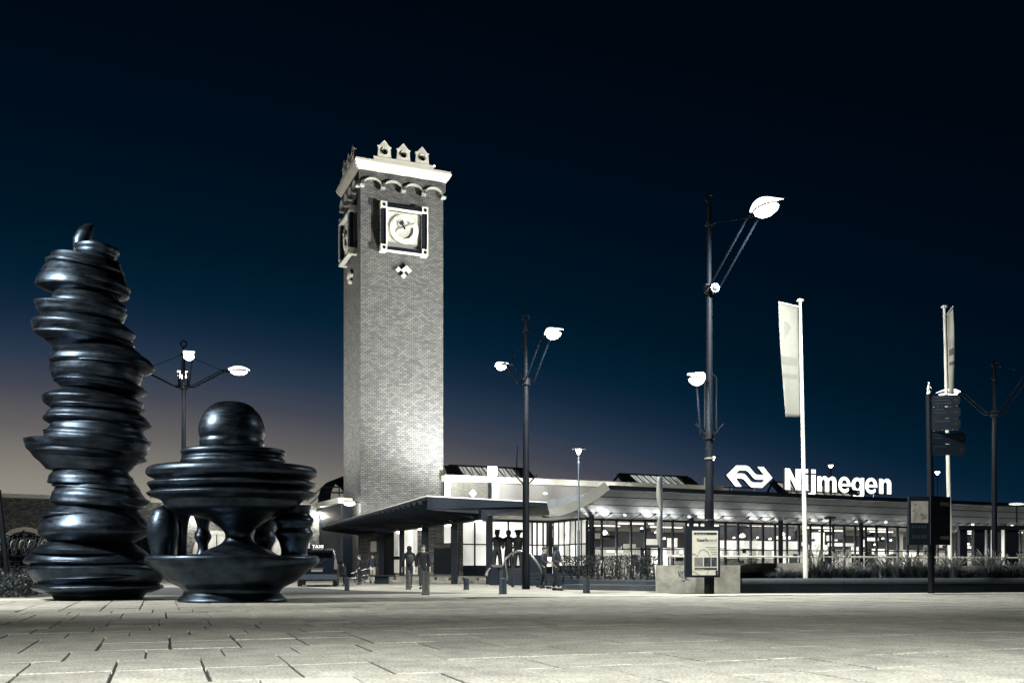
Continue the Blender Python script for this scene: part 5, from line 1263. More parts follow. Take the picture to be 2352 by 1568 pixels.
for k in range(nseg):
    a, b_ = k*PLF.len/nseg, (k+1)*PLF.len/nseg
    obj('wall_block', MB().fbox(PLF, a+0.006, b_-0.006, -0.35, 0, 0, 0.33), MAT['dark_stone'], pl)
    mb = MB(); n = 8; prf = [(0.10, 0.335), (0.13, 0.40), (0.12, 0.47), (0.07, 0.515), (-0.1, 0.53), (-0.4, 0.53), (-0.4, 0.335)]
    P0 = [PLF.w(a+0.008, x, z) for x, z in prf]; dv = PLF.w(b_-0.008, 0, 0)-PLF.w(a+0.008, 0, 0)
    mb.prism(P0, dv); obj('coping', mb, MAT['dark_concrete'], pl)
obj('planting_soil', MB().fbox(PLF, 0.0, PLF.len, -5.5, -0.42, 0, 0.44), MAT['soil'], kind='structure')
# pale bench-like walls farther back
BK = frame2(W(1700, 1295, 39.5)[:2], W(2420, 1295, 44.5)[:2])
bkw = thing('back_wall_bench', 'pale low concrete ledge behind the grasses', 'wall', BK.w(5, 0, 0))
for (a, b_) in ((0, 0.18), (0.50, 0.62), (0.66, 0.96)):
    obj('ledge_block', MB().fbox(BK, a*BK.len, b_*BK.len, -0.5, 0, 0.72, 1.10 if a == 0 else 0.98), MAT['concrete'], bkw)
    obj('ledge_base', MB().fbox(BK, a*BK.len, b_*BK.len, -0.48, -0.06, 0.0, 0.715), MAT['dark_stone'], bkw)
RL = frame2(W(1535, 1295, 37.6)[:2], W(2380, 1295, 47)[:2])
rl = thing('terrace_railing', 'long pale tubular railing in front of the hall windows', 'railing', RL.w(5, 0, 0))
obj('handrail', MB().tube([RL.w(0, 0, 1.36), RL.w(RL.len, 0, 1.36)], 0.04, 8), MAT['white_metal'], rl)
for k in range(8):
    t_ = k*RL.len/8+0.02; obj('post', MB().tube([RL.w(t_, 0, 0), RL.w(t_, 0, 1.34)], 0.03, 8), MAT['blue_steel'], rl)
obj('glass_infill', MB().fbox(RL, 0.1, RL.len*0.25, -0.01, 0.01, 0.5, 1.3), MAT['dark_glass'], rl)
obj('terrace', MB().fbox(frame2(W(1515, 1295, 40)[:2], W(2450, 1295, 52)[:2]), 0, 32, -14, -1.0, 0, 0.32), MAT['dark_concrete'], kind='structure')

# ---- grasses
def blade_tuft(seed, nbl, h, spread, plumes):
    rd_ = random.Random(seed); mb = MB(); mp = MB()
    for i in range(nbl):
        a = rd_.uniform(0, 2*math.pi); hh = h*rd_.uniform(0.5, 1.0); sp_ = spread*rd_.uniform(0.1, 1.0); wd = rd_.uniform(0.006, 0.013)
        d = Vector((math.cos(a), math.sin(a), 0)); q = Vector((-d.y, d.x, 0)); b0 = d*rd_.uniform(0, 0.12)
        prev = None
        for k in range(5):
            f = k/4; p = b0+d*(sp_*f*f)+Vector((0, 0, hh*(f-0.35*f*f*sp_/spread)*1.3))
            w_ = wd*(1-0.9*f)
            cur = (p-q*w_, p+q*w_)
            if prev: mb.quad(prev[0], prev[1], cur[1], cur[0])
            prev = cur
    for i in range(plumes):
        a = rd_.uniform(0, 2*math.pi); d = Vector((math.cos(a), math.sin(a), 0)); hh = h*rd_.uniform(1.0, 1.35); l = spread*rd_.uniform(0.3, 0.9)
        p0 = d*0.05; p1 = d*l*0.5+Vector((0, 0, hh*0.75)); p2 = d*l+Vector((0, 0, hh))
        mp.tube([p0, p1, p2], 0.004, 3)
        mp.tube([p1.lerp(p2, 0.4), p1.lerp(p2, 0.75), p2+d*0.03+Vector((0, 0, 0.06))], [0.008, 0.022, 0.004], 5)
    return mb, mp
tufts = []
for i, (n_, h_, s_, pl_) in enumerate(((330, 0.62, 0.55, 14), (300, 0.5, 0.6, 0), (260, 0.75, 0.40, 20), (380, 0.55, 0.62, 8))):
    a, b_ = blade_tuft(40+i, n_, h_, s_, pl_)
    m1_ = bpy.data.meshes.new('blades'); m1_.from_pydata([tuple(v) for v in a.v], [], a.f); m1_.materials.append(MAT['grass_blade'])
    m2_ = None
    if pl_: m2_ = bpy.data.meshes.new('plumes'); m2_.from_pydata([tuple(v) for v in b_.v], [], b_.f); m2_.materials.append(MAT['plume'])
    tufts.append((m1_, m2_))
gx = [(1775, 0.6, 1), (1806, 0.9, 0), (1838, 0.75, 3), (1872, 1.15, 2), (1905, 1.0, 0), (1936, 1.1, 2), (1968, 1.0, 3), (1998, 0.9, 1), (2030, 1.15, 2), (2062, 1.1, 0), (2094, 1.2, 2), (2122, 1.1, 3), (2160, 1.15, 2), (2196, 1.1, 0), (2228, 0.85, 1), (2262, 1.35, 3), (2296, 1.1, 2), (2330, 1.25, 0), (2372, 1.2, 2)]
where = ['leftmost and lowest', 'just left of the first flagpole base', 'at the foot of the first flagpole', 'tallest one right of the first flagpole', 'second right of the first flagpole', 'below the sign letter m', 'below the sign letter e', 'flat one under the sign end', 'plumed one under the sign end', 'left of the map stand',
         'plumed one below the map stand left edge', 'just left of the signpost foot', 'just right of the signpost foot', 'at the foot of the second flagpole', 'low one right of the second flagpole', 'big rounded fountain shaped one', 'plumed one right of the fountain shaped one', 'beside the right picture edge', 'rightmost, cut by the picture edge']
for i, (u, s, k) in enumerate(gx):
    for row in (0, 1):
        Y = 37.0+row*1.3+random.uniform(-0.3, 0.3)
        q = W(u+row*16+random.uniform(-5, 5), 1295, Y)
        p = thing('ornamental_grass', ('arching tuft of ornamental grass in the planter, ' if row == 0 else 'rear tuft of ornamental grass in the planter, behind the one that is ')+where[i], 'grass', (q.x, q.y, 0.42), random.uniform(0, 6), 'ornamental grasses in the planter')
        kk = k if row == 0 else (k+1) % 4
        for me_, nm in zip(tufts[kk], ('blades', 'plumes')):
            if me_ is None: continue
            o = bpy.data.objects.new(nm, me_); COL.objects.link(o); o.parent = p; o.scale = (s*1.2, s*1.2, s*random.uniform(0.7, 1.15))

# ---- hedge and shrubs
def leaf_cloud(x0, x1, y0, y1, z0, z1, n, size, seed, gaps=0.0, fr=None, lump=0.12):
    rd_ = random.Random(seed); mb = MB()
    for i in range(n):
        x = rd_.uniform(x0, x1); y = rd_.uniform(y0, y1); f = rd_.random()
        ztop = z1+lump*math.sin(x*3.1+seed)+lump*0.6*math.sin(x*7.3)
        z = z0+(ztop-z0)*f
        if gaps and math.sin(x*5.0+seed)+math.sin(x*11.7+z*2) > gaps and z < z1-0.25: continue
        d = Vector((rd_.gauss(0, 1), rd_.gauss(0, 1), rd_.gauss(0, 1))).normalized(); q = d.orthogonal().normalized(); r_ = d.cross(q)
        s_ = size*rd_.uniform(0.6, 1.2); c = Vector((x, y, z))
        pts = [c-q*s_, c+r_*s_*0.5, c+q*s_, c-r_*s_*0.5]
        if fr: pts = [fr.w(p.x, p.y, p.z) for p in pts]
        mb.quad(*pts)
    return mb
HF = frame2(W(1288, 1295, 47)[:2], W(1512, 1295, 45.0)[:2])
hg = thing('hedge', 'dark clipped hedge with light glinting through, left of the concrete wall', 'hedge', HF.w(2.3, 0, 0))
obj('foliage', leaf_cloud(0, HF.len, -0.35, 0.35, 0.35, 1.48, 6500, 0.05, 3, 0.75, HF, 0.03), MAT['leaf'], hg, kind='stuff', norm=False)
rd2 = random.Random(9)
for k in range(14):
    t_ = (k+0.5)*HF.len/14; mb = MB()
    for j in range(3): mb.tube([HF.w(t_, 0, 0.1), HF.w(t_+rd2.uniform(-0.1, 0.1), rd2.uniform(-.1, .1), 0.8), HF.w(t_+rd2.uniform(-0.2, 0.2), rd2.uniform(-.2, .2), 1.4)], [0.03, 0.02, 0.008], 4)
    obj('stem', mb, MAT['bark'], hg)
obj('hedge_planter', MB().fbox(HF, -0.3, HF.len+0.3, -0.6, 0.7, 0, 0.30), MAT['dark_stone'], label='dark stone trough at the foot of the clipped hedge', cat='planter')
KS = frame2(W(1290, 1295, 40)[:2], W(1512, 1295, 37.6)[:2])
obj('low_kerb_wall', MB().fbox(KS, 0, KS.len, -1.8, 0, 0, 0.20), MAT['dark_concrete'], label='low grey kerb wall between the last bollard and the concrete wall', cat='wall')
sh = thing('shrub', 'low dark shrub at the left edge beside the tall sculpture', 'shrub', gp(20, 31))
q0 = W(-160, 1295, 31).x; q1 = W(80, 1295, 31).x
obj('foliage', leaf_cloud(q0, q1, 30.0, 32.2, 0.05, 0.78, 9000, 0.05, 5, 0, None, 0.10), MAT['leaf'], sh, kind='stuff', norm=False)
for k in range(6):
    x = q0+(q1-q0)*(k+0.5)/6; obj('stem', MB().tube([(x, 31, 0), (x+0.1, 31, 0.6)], [0.04, 0.015], 5), MAT['bark'], sh)

# ================================================================== BOLLARDS
bl_lab = [(797, 1326, 1355, 'blue_steel', 'small grey bollard beside the taxi, leftmost of the bollards', 11), (938, 1312, 1353, 'steel', 'shiny steel bollard in front of the walking couple, left of the taller looking one', 12), (978, 1311, 1365, 'steel', 'nearest shiny steel bollard, largest of all', 18),
          (1071, 1327, 1353, 'blue_steel', 'small grey bollard between the nearest steel one and the big canopy pillar', 13), (1155, 1327, 1363, 'blue_steel', 'grey bollard with flat cap left of the middle street lamp', 18), (1347, 1327, 1361, 'blue_steel', 'grey bollard in front of the hedge, rightmost', 16)]
for (u, vt, vb_, mm, lab, wpx) in bl_lab:
    Y = FPX*CH/(vb_-HZ); q = W(u, vb_, Y); zt_ = W(u, vt, Y).z; r_ = wpx/FPX*Y/2
    p = thing('bollard', lab, 'bollard', (q.x, Y, 0), group='steel bollards along the pavement')
    obj('shaft', MB().lathe([(r_, 0.0), (r_, zt_-0.03)], (q.x, Y, 0), 20), MAT[mm], p, smooth=True)
    obj('cap', MB().lathe([(r_*1.02, zt_-0.028), (r_*1.02, zt_-0.006), (r_*0.93, zt_), (0.01, zt_+0.004)], (q.x, Y, 0), 20), MAT[mm], p, smooth=True)
    obj('base_ring', MB().lathe([(r_*1.12, 0.0), (r_*1.12, 0.02)], (q.x, Y, 0), 20), MAT['dark_metal'], p)

# ================================================================== STREET FURNITURE BY THE ENTRANCE
# low slab bench
q = W(880, 1295, 52)
p = thing('slab_bench', 'dark low slab bench in front of the entrance steps', 'bench', (q.x, 52, 0))
obj('seat', MB().box(q.x-0.7, q.x+0.65, 51.7, 52.3, 0.38, 0.46), MAT['dark_metal'], p); obj('pedestal', MB().box(q.x-0.45, q.x+0.3, 51.85, 52.15, 0, 0.38), MAT['dark_stone'], p)
# handrail left of entrance
p = thing('handrail', 'thin steel handrail beside the standing men', 'railing', gp(838, 53), group=None)
for (a, b_) in (((806, 1316), (828, 1310)), ((828, 1310), (850, 1304)), ((806, 1328), (850, 1318))): obj('rail', MB().tube([W(a[0], a[1], 53.2), W(b_[0], b_[1], 53.2)], 0.03, 6), MAT['steel'], p)
for u in (815, 838, 850): c = W(u, 1308, 53.2); obj('post', MB().tube([(c.x, c.y, 0), (c.x, c.y, c.z)], 0.03, 6), MAT['blue_steel'], p)
# litter bin with slanted lid
q = W(1140, 1295, 48.5)
p = thing('litter_bin', 'dark litter bin with pale slanted lid beside the big canopy pillar', 'bin', (q.x, 48.5, 0))
obj('body', MB().box(q.x-0.36, q.x+0.10, 48.3, 48.7, 0, 0.86), MAT['dark_metal'], p); obj('post', MB().tube([(q.x+0.2, 48.5, 0), (q.x+0.2, 48.5, 0.88)], 0.11, 12), MAT['blue_steel'], p)
obj('lid', MB().hexa([(q.x-0.16, 48.25, 0.9), (q.x+0.3, 48.25, 0.9), (q.x+0.3, 48.75, 0.9), (q.x-0.16, 48.75, 0.9), (q.x-0.3, 48.2, 1.03), (q.x+0.42, 48.2, 1.03), (q.x+0.42, 48.8, 1.03), (q.x-0.3, 48.8, 1.03)]), MAT['steel'], p)
obj('hanging_bag', MB().tube([(q.x-0.30, 48.25, 0.86), (q.x-0.42, 48.22, 0.72), (q.x-0.5, 48.2, 0.48)], [0.05, 0.04, 0.09], 8), MAT['flag_cloth'], p, smooth=True)
# curved tube hoop
hp = [(1167, 1318), (1160, 1272), (1162, 1268), (1175, 1256), (1192, 1250), (1208, 1252), (1222, 1262), (1236, 1280), (1246, 1300), (1250, 1306), (1248, 1345)]
p = thing('tube_hoop', 'arched steel tube hoop behind the middle street lamp', 'bike stand', gp(1200, 44.5))
obj('hoop', MB().tube([W(u, v+14, 44.5) for u, v in hp], 0.055, 8), MAT['steel'], p, smooth=True)
# dark cabinet and slatted bench
q = W(1213, 1295, 47); obj('cabinet', MB().box(q.x-0.0, q.x+0.75, 47, 47.5, 0, 1.5), MAT['dark_metal'], label='dark upright cabinet right behind the middle street lamp', cat='cabinet')
p = thing('slatted_bench', 'dark slatted bench between the middle street lamp and the hedge', 'bench', gp(1245, 44))
q0_, q1_ = W(1168, 1295, 44), W(1296, 1295, 43.2)
BF = frame2(q0_[:2], q1_[:2])
for k in range(4): obj('slat', MB().fbox(BF, 0, BF.len, -0.1-0.03*k, 0.02-0.03*k, 0.08+0.15*k, 0.18+0.15*k), MAT['dark_stone'], p)
for t_ in (0.1, BF.len/2, BF.len-0.1): obj('leg', MB().fbox(BF, t_-0.05, t_+0.05, -0.4, -0.22, 0, 0.66), MAT['blue_steel'], p)
# three cut-out figures on a dark plinth
q = W(1166, 1295, 52)
p = thing('figure_group', 'dark silhouette statue of three standing figures before the frosted glass', 'statue', (q.x, 52, 0))
obj('plinth', MB().box(q.x-0.9, q.x+1.15, 51.7, 52.4, 0, 0.85), MAT['silhouette'], p)
for k, (u, w_, vt) in enumerate(((1142, 0.9, 1216), (1168, 0.85, 1216), (1190, 0.95, 1217))):
    c = W(u, 1295, 52); sc_ = 52/FPX; zt_ = W(u, vt, 52).z; z0 = 0.85; mb = MB()
    H = zt_-z0
    D_ = Matrix.Diagonal((1, 0.55, 1))
    mb.lathe([(0.24*w_, z0+H*0.42), (0.22*w_, z0+H*0.52), (0.25*w_, z0+H*0.66), (0.33*w_, z0+H*0.76), (0.27*w_, z0+H*0.80), (0.10, z0+H*0.82), (0.09, z0+H*0.85), (0.13, z0+H*0.88), (0.15, z0+H*0.93), (0.12, z0+H*0.98), (0.02, z0+H)], (c.x, 52, 0), 16, D_)
    for sx in (-1, 1):
        mb.tube([(c.x+sx*0.10*w_, 52, z0+H*0.48), (c.x+sx*0.17*w_, 52, z0+H*0.24), (c.x+sx*0.22*w_, 52, z0)], [0.16*w_, 0.13*w_, 0.12], 10)
        mb.tube([(c.x+sx*0.28*w_, 52, z0+H*0.77), (c.x+sx*0.46*w_, 52, z0+H*0.62), (c.x+sx*0.30*w_, 51.9, z0+H*0.52)], [0.09, 0.08, 0.06], 8)
    if k == 2: mb.lathe([(0.15, z0+H*0.93), (0.26, z0+H*0.97), (0.20, z0+H*1.01), (0.02, z0+H*1.02)], (c.x+0.03, 52, 0), 12)
    if k == 0: mb.box(c.x-0.13, c.x+0.16, 51.9, 52.1, z0+H*0.96, z0+H*1.01)
    obj('figure', mb, MAT['silhouette'], p, smooth=True)

# ================================================================== PEOPLE
def skin_mesh(verts, edges, root=0, sub=1):
    me = bpy.data.meshes.new('sk'); bm = bmesh.new(); ly = bm.verts.layers.skin.verify()
    vs = []
    for (p, r) in verts:
        v = bm.verts.new(p); v[ly].radius = (r, r) if not isinstance(r, tuple) else r; vs.append(v)
    vs[root][ly].use_root = True
    for a, b in edges: bm.edges.new((vs[a], vs[b]))
    bm.to_mesh(me); bm.free()
    o = bpy.data.objects.new('sk', me); COL.objects.link(o)
    m = o.modifiers.new('s', 'SKIN'); m.use_smooth_shade = True
    m2 = o.modifiers.new('u', 'SUBSURF'); m2.levels = sub; m2.render_levels = sub
    r = bpy.data.meshes.new_from_object(o.evaluated_get(bpy.context.evaluated_depsgraph_get()))
    bpy.data.objects.remove(o); return r
def person(label, u, vfeet, vtop, Y, face, top='cloth_dark', legs='cloth_dark', step=0.0, arm='down', coat=False, hood=False, bag=None, lean=0.0, zfeet=0.0):
    q = W(u, 1295, Y); h = (W(0, vtop, Y).z-zfeet)
    p = thing('person', label, 'person', (q.x, Y, zfeet), R(face))
    def J(x, y, z): return Vector((x*h, (y+lean*max(0, z-0.5))*h, z*h))
    st_ = step
    leg = {}
    for s in (-1, 1):
        f = st_*s
        leg[s] = [J(0.052*s, 0, 0.50), J(0.058*s, 0.5*f+0.012, 0.275), J(0.060*s, f-0.01, 0.045), J(0.068*s, f+0.075, 0.018)]
    arms = {}
    for s in (-1, 1):
        sw = -st_*s*0.6
        if arm == 'pockets': arms[s] = [J(0.115*s, 0, 0.80), J(0.175*s, -0.02, 0.64), J(0.125*s, 0.045, 0.53), J(0.10*s, 0.06, 0.50)]
        elif arm == 'front': arms[s] = [J(0.115*s, 0, 0.80), J(0.16*s, 0.0, 0.64), J(0.08*s, 0.12, 0.60), J(0.04*s, 0.15, 0.61)]
        else: arms[s] = [J(0.115*s, 0, 0.80), J(0.150*s, sw*0.5-0.01, 0.64), J(0.155*s, sw+0.02, 0.49), J(0.155*s, sw+0.035, 0.44)]
    V = [(J(0, 0, 0.52), (0.085*h, 0.06*h)), (J(0, 0, 0.62), (0.075*h, 0.052*h)), (J(0, 0, 0.74), (0.090*h, 0.058*h)), (J(0, 0, 0.81), (0.06*h, 0.045*h)), (J(0, 0.005, 0.85), 0.03*h), (J(0, 0.012, 0.89), (0.042*h, 0.05*h)), (J(0, 0.014, 0.94), (0.046*h, 0.055*h)), (J(0, 0.01, 0.975), (0.03*h, 0.038*h))]
    E = [(0, 1), (1, 2), (2, 3), (3, 4), (4, 5), (5, 6), (6, 7)]
    for s in (-1, 1):
        k = len(V); V += [(leg[s][0], 0.050*h), (leg[s][1], 0.031*h), (leg[s][2], 0.017*h), (leg[s][3], 0.009*h)]; E += [(0, k), (k, k+1), (k+1, k+2), (k+2, k+3)]
        k = len(V); V += [(arms[s][0], 0.032*h), (arms[s][1], 0.024*h), (arms[s][2], 0.016*h), (arms[s][3], 0.015*h)]; E += [(3, k), (k, k+1), (k+1, k+2), (k+2, k+3)]
    me = skin_mesh(V, E)
    bmb = MB(); bmb.v = [v.co.copy() for v in me.vertices]; bmb.f = [tuple(f.vertices) for f in me.polygons]
    # face: nose, ears, jaw; hands: palm, four fingers, thumb
    bmb.tube([J(0, 0.055, 0.925), J(0, 0.078, 0.905), J(0, 0.058, 0.900)], [0.006*h, 0.010*h, 0.006*h], 6)
    for s in (-1, 1):
        bmb.ell(J(0.047*s, 0.01, 0.915), 0.006*h, 0.012*h, 0.018*h, 8, 5)
        w0 = arms[s][3]; d = (arms[s][3]-arms[s][2]).normalized(); sd_ = Vector((0, 1, 0)); sd_ = (sd_-d*sd_.dot(d)).normalized()
        bmb.tube([w0, w0+d*0.05*h], [0.014*h, 0.018*h], 8)
        for i, l in enumerate((0.038, 0.044, 0.042, 0.033)):
            b0 = w0+d*0.048*h+sd_*(i-1.5)*0.0095*h; cv = Vector((-s*0.008*h, 0, 0))
            bmb.tube([b0, b0+d*l*0.5*h, b0+d*l*h+cv], [0.0052*h, 0.005*h, 0.004*h], 5)
        bmb.tube([w0+d*0.015*h+sd_*0.014*h, w0+d*0.035*h+sd_*0.028*h, w0+d*0.055*h+sd_*0.028*h], [0.007*h, 0.006*h, 0.005*h], 5)
    body = None
    def lo(mb): mb.v = [MW[p.name] @ v for v in mb.v]; return mb
    obj('body', lo(bmb), MAT['skin'], p, smooth=True)
    def skp(V, E, nm, mm, root=0):
        me = skin_mesh(V, E, root); mb = MB(); mb.v = [v.co.copy() for v in me.vertices]; mb.f = [tuple(f.vertices) for f in me.polygons]; obj(nm, lo(mb), MAT[mm], p, smooth=True)
    # trousers
    V = [(J(0, 0, 0.56), (0.094*h, 0.070*h)), (J(0, 0, 0.50), (0.090*h, 0.068*h))]; E = [(0, 1)]
    for s in (-1, 1):
        k = len(V); V += [(leg[s][0]-Vector((0, 0, 0.03*h)), 0.058*h), (leg[s][1], 0.042*h), (leg[s][2]+Vector((0, 0, 0.01*h)), 0.036*h)]; E += [(1, k), (k, k+1), (k+1, k+2)]
    skp(V, E, 'trousers', legs)
    bot = 0.40 if coat else 0.49
    V = [(J(0, 0, bot), (0.105*h, 0.075*h)), (J(0, 0, 0.60), (0.092*h, 0.070*h)), (J(0, 0, 0.74), (0.112*h, 0.076*h)), (J(0, 0, 0.815), (0.080*h, 0.06*h)), (J(0, 0.0, 0.845), (0.040*h, 0.040*h))]
    E = [(0, 1), (1, 2), (2, 3), (3, 4)]
    for s in (-1, 1):
        k = len(V); V += [(arms[s][0], 0.044*h), (arms[s][1], 0.037*h), (arms[s][2], 0.028*h)]; E += [(3, k), (k, k+1), (k+1, k+2)]
    skp(V, E, 'coat' if coat else 'jacket', top, 1)
    for s in (-1, 1):
        a, t_ = leg[s][2], leg[s][3]
        obj('shoe', lo(MB().tube([a+Vector((0, -0.02*h, -0.020*h)), a+Vector((0, 0.02*h, -0.022*h)), t_+Vector((0, 0.01*h, 0.0)), t_+Vector((0, 0.03*h, -0.003*h))], [0.028*h, 0.030*h, 0.024*h, 0.012*h], 8)), MAT['rubber'], p, smooth=True)
    if hood:
        obj('hood', lo(MB().ell(J(0, -0.006, 0.935), 0.066*h, 0.072*h, 0.075*h, 14, 8).lathe([(0.08*h, -0.02*h), (0.062*h, 0.03*h)], J(0, 0, 0.85), 14)), MAT[top], p, smooth=True)
    else:
        obj('hair', lo(MB().ell(J(0, -0.004, 0.948), 0.052*h, 0.060*h, 0.050*h, 14, 8)), MAT['hair'], p, smooth=True)
    if bag:
        obj('bag', lo(MB().ell(J(bag*0.0, -0.11, 0.68), 0.09*h, 0.055*h, 0.12*h, 12, 8)), MAT['cloth_mid'], p, smooth=True)
    return p
person('man in dark jacket standing by the handrail in profile', 826, 1340, 1273, 50.0, 80, arm='pockets')
person('man in dark jacket and pale trousers seen from behind', 856, 1337, 1269, 54.0, 10, top='cloth_mid', legs='cloth_light', arm='pockets')
person('person in dark coat with backpack walking behind the left steel bollard', 940, 1352, 1253, 42.5, 20, top='cloth_dark', legs='cloth_mid', step=0.09, coat=True, bag=1, hood=True)
person('person in long dark coat walking towards the square behind the nearest bollard', 972, 1352, 1250, 41.0, 185, top='cloth_dark', legs='cloth_mid', step=0.07, coat=True)
person('person in grey coat walking between the street lamp and the hooded one', 1250, 1352, 1254, 42.0, 250, top='cloth_mid', legs='cloth_dark', step=0.10, arm='front', coat=True)
person('hooded person in bulky grey coat walking before the hedge', 1278, 1355, 1250, 39.0, 240, top='cloth_mid', legs='cloth_dark', step=0.10, arm='front', coat=True, hood=True)
person('person in dark clothes bending beside the taxi', 792, 1346, 1290, 47.5, 60, top='cloth_dark', legs='cloth_dark', arm='front', lean=0.25)

# ================================================================== TAXI VAN
b = gp(728, 44.8); vx = b[0]
tx = thing('taxi_van', 'dark people carrier taxi seen from behind beside the round sculpture', 'taxi', b, R(9))
TXM = MW[tx.name]
def tv(mb): mb.v = [TXM @ v for v in mb.v]; return mb
# cross-section loft along y (0 = rear face, going away)
def ring(y, wl, wm, wt, z0, zm, zt):
    return [(-wl, y, z0), (-wm, y, z0+0.18), (-wm, y, zm), (-wt, y, zt-0.06), (-wt+0.10, y, zt), (wt-0.10, y, zt), (wt, y, zt-0.06), (wm, y, zm), (wm, y, z0+0.18), (wl, y, z0)]
sec = [ring(0.02, 0.80, 0.86, 0.80, 0.32, 0.95, 0.98), ring(0.06, 0.86, 0.92, 0.84, 0.28, 1.0, 1.15), ring(0.22, 0.88, 0.95, 0.76, 0.27, 1.03, 1.72), ring(0.55, 0.88, 0.96, 0.76, 0.27, 1.03, 1.80), ring(2.4, 0.88, 0.96, 0.76, 0.27, 1.03, 1.82), ring(3.3, 0.88, 0.95, 0.70, 0.27, 1.0, 1.55), ring(3.8, 0.88, 0.94, 0.78, 0.27, 0.95, 1.05), ring(4.5, 0.82, 0.86, 0.74, 0.30, 0.75, 0.85)]
mb = MB(); n = 10
for s in sec: mb.v += [Vector(p) for p in s]
for i in range(len(sec)-1):
    for j in range(n): a = i*n+j; b2 = i*n+(j+1) % n; mb.f.append((a, b2, b2+n, a+n))
mb.f.append(tuple(range(n-1, -1, -1))); mb.f.append(tuple((len(sec)-1)*n+j for j in range(n)))
body = obj('body', tv(mb), MAT['car_paint'], tx, smooth=True)
obj('rear_window', tv(MB().hexa([(-0.76, 0.055, 1.05), (0.76, 0.055, 1.05), (0.76, 0.10, 1.05), (-0.76, 0.10, 1.05), (-0.68, 0.17, 1.62), (0.68, 0.17, 1.62), (0.68, 0.22, 1.62), (-0.68, 0.22, 1.62)])), MAT['dark_glass'], tx)
for s in (-1, 1):
    obj('side_window', tv(MB().hexa([(s*0.965, 0.5, 1.08), (s*0.965, 2.9, 1.08), (s*0.90, 2.9, 1.08), (s*0.90, 0.5, 1.08), (s*0.80, 0.6, 1.66), (s*0.80, 2.6, 1.66), (s*0.74, 2.6, 1.66), (s*0.74, 0.6, 1.66)])), MAT['dark_glass'], tx)
    obj('tail_light', tv(MB().hexa([(s*0.93, 0.02, 0.82), (s*0.78, 0.0, 0.82), (s*0.78, 0.08, 0.82), (s*0.93, 0.10, 0.82), (s*0.90, 0.08, 1.28), (s*0.80, 0.06, 1.28), (s*0.80, 0.14, 1.28), (s*0.90, 0.16, 1.28)])), MAT['tail_red'], tx)
    for y in (0.85, 3.55):
        wh = obj('wheel', tv(MB().tube([(s*0.93, y, 0.33), (s*0.72, y, 0.33)], 0.33, 22)), MAT['rubber'], tx, smooth=True)
        obj('rim', tv(MB().tube([(s*0.945, y, 0.33), (s*0.90, y, 0.33)], 0.20, 16)), MAT['steel'], wh)
    obj('mirror', tv(MB().box(min(s*0.97, s*1.12), max(s*0.97, s*1.12), 3.2, 3.32, 1.05, 1.22)), MAT['car_paint'], tx)
obj('bumper', tv(MB().box(-0.90, 0.90, -0.06, 0.05, 0.34, 0.58)), MAT['blue_steel'], tx)
obj('number_plate', tv(MB().box(-0.26, 0.26, -0.012, 0.01, 0.70, 0.81)), MAT['flag_print'], tx)
obj('tailgate_handle', tv(MB().box(-0.30, 0.30, -0.01, 0.03, 0.84, 0.89)), MAT['steel'], tx)
obj('rear_wiper', tv(MB().tube([(0.1, 0.04, 1.08), (0.45, 0.08, 1.30)], 0.012, 5)), MAT['rubber'], tx)
rs = obj('roof_sign', tv(MB().box(-0.36, 0.36, 0.9, 1.12, 1.82, 2.00)), MAT['dark_metal'], tx)
VF2 = Frame(*(TXM @ Vector((0, 0.9, 0)))[:2], 9)
me = text_mesh('TAXI', 0.21, 0.01, 0.004, 'CENTER'); place_flat(me, 'lettering', rs, VF2, 0, 0.012, 1.83, 1.15, 0.95, m1=MAT['lit_window'])

# ================================================================== BICYCLES AT THE LEFT EDGE
def bicycle_parts(p, ox, oy, oz):
    """bicycle pointing away (+y) built at its own origin"""
    def P(y, z, x=0.0): return Vector((ox+x, oy+y, oz+z))
    for yw in (0, 1.05):
        rim = [P(yw+0.34*math.cos(a), 0.34+0.34*math.sin(a)) for a in [2*math.pi*i/20 for i in range(21)]]
        wl = obj('wheel', MB().tube(rim, 0.022, 5, cap=False), MAT['rubber'], p)
        mb = MB()
        for i in range(6):
            a = math.pi*i/6; mb.tube([P(yw+0.32*math.cos(a), 0.34+0.32*math.sin(a)), P(yw-0.32*math.cos(a), 0.34-0.32*math.sin(a))], 0.004, 3)
        obj('spokes', mb, MAT['steel'], wl)
    mb = MB()
    for a, b_ in (((0, 0.34), (0.42, 0.30)), ((0.42, 0.30), (0.28, 0.85)), ((0, 0.34), (0.30, 0.78)), ((0.42, 0.30), (0.88, 0.75)), ((0.30, 0.76), (0.86, 0.82)), ((1.05, 0.34), (0.84, 0.98))):
        mb.tube([P(*a), P(*b_)], 0.018, 6)
    obj('frame', mb, MAT['blue_steel'], p)
    obj('handlebar', MB().tube([P(0.72, 1.04, -0.27), P(0.84, 1.04, -0.1), P(0.86, 1.02, 0), P(0.84, 1.04, 0.1), P(0.72, 1.04, 0.27)], 0.014, 6), MAT['steel'], p)
    obj('saddle', MB().ell(P(0.24, 0.92), 0.08, 0.14, 0.04, 10, 6), MAT['rubber'], p, smooth=True)
    obj('mudguard', MB().tube([P(0.38*math.cos(a), 0.34+0.38*math.sin(a)) for a in [R(20+20*i) for i in range(9)]], 0.02, 5), MAT['steel'], p)
    obj('pedals', MB().tube([P(0.42, 0.30, -0.12), P(0.42, 0.30, 0.12)], 0.02, 6), MAT['steel'], p)
rk = thing('bicycle_rack', 'two tier bicycle rack at the left edge behind the shrub', 'bicycle rack', gp(40, 45))
qx0 = W(-60, 1295, 45).x; qx1 = W(104, 1295, 45).x
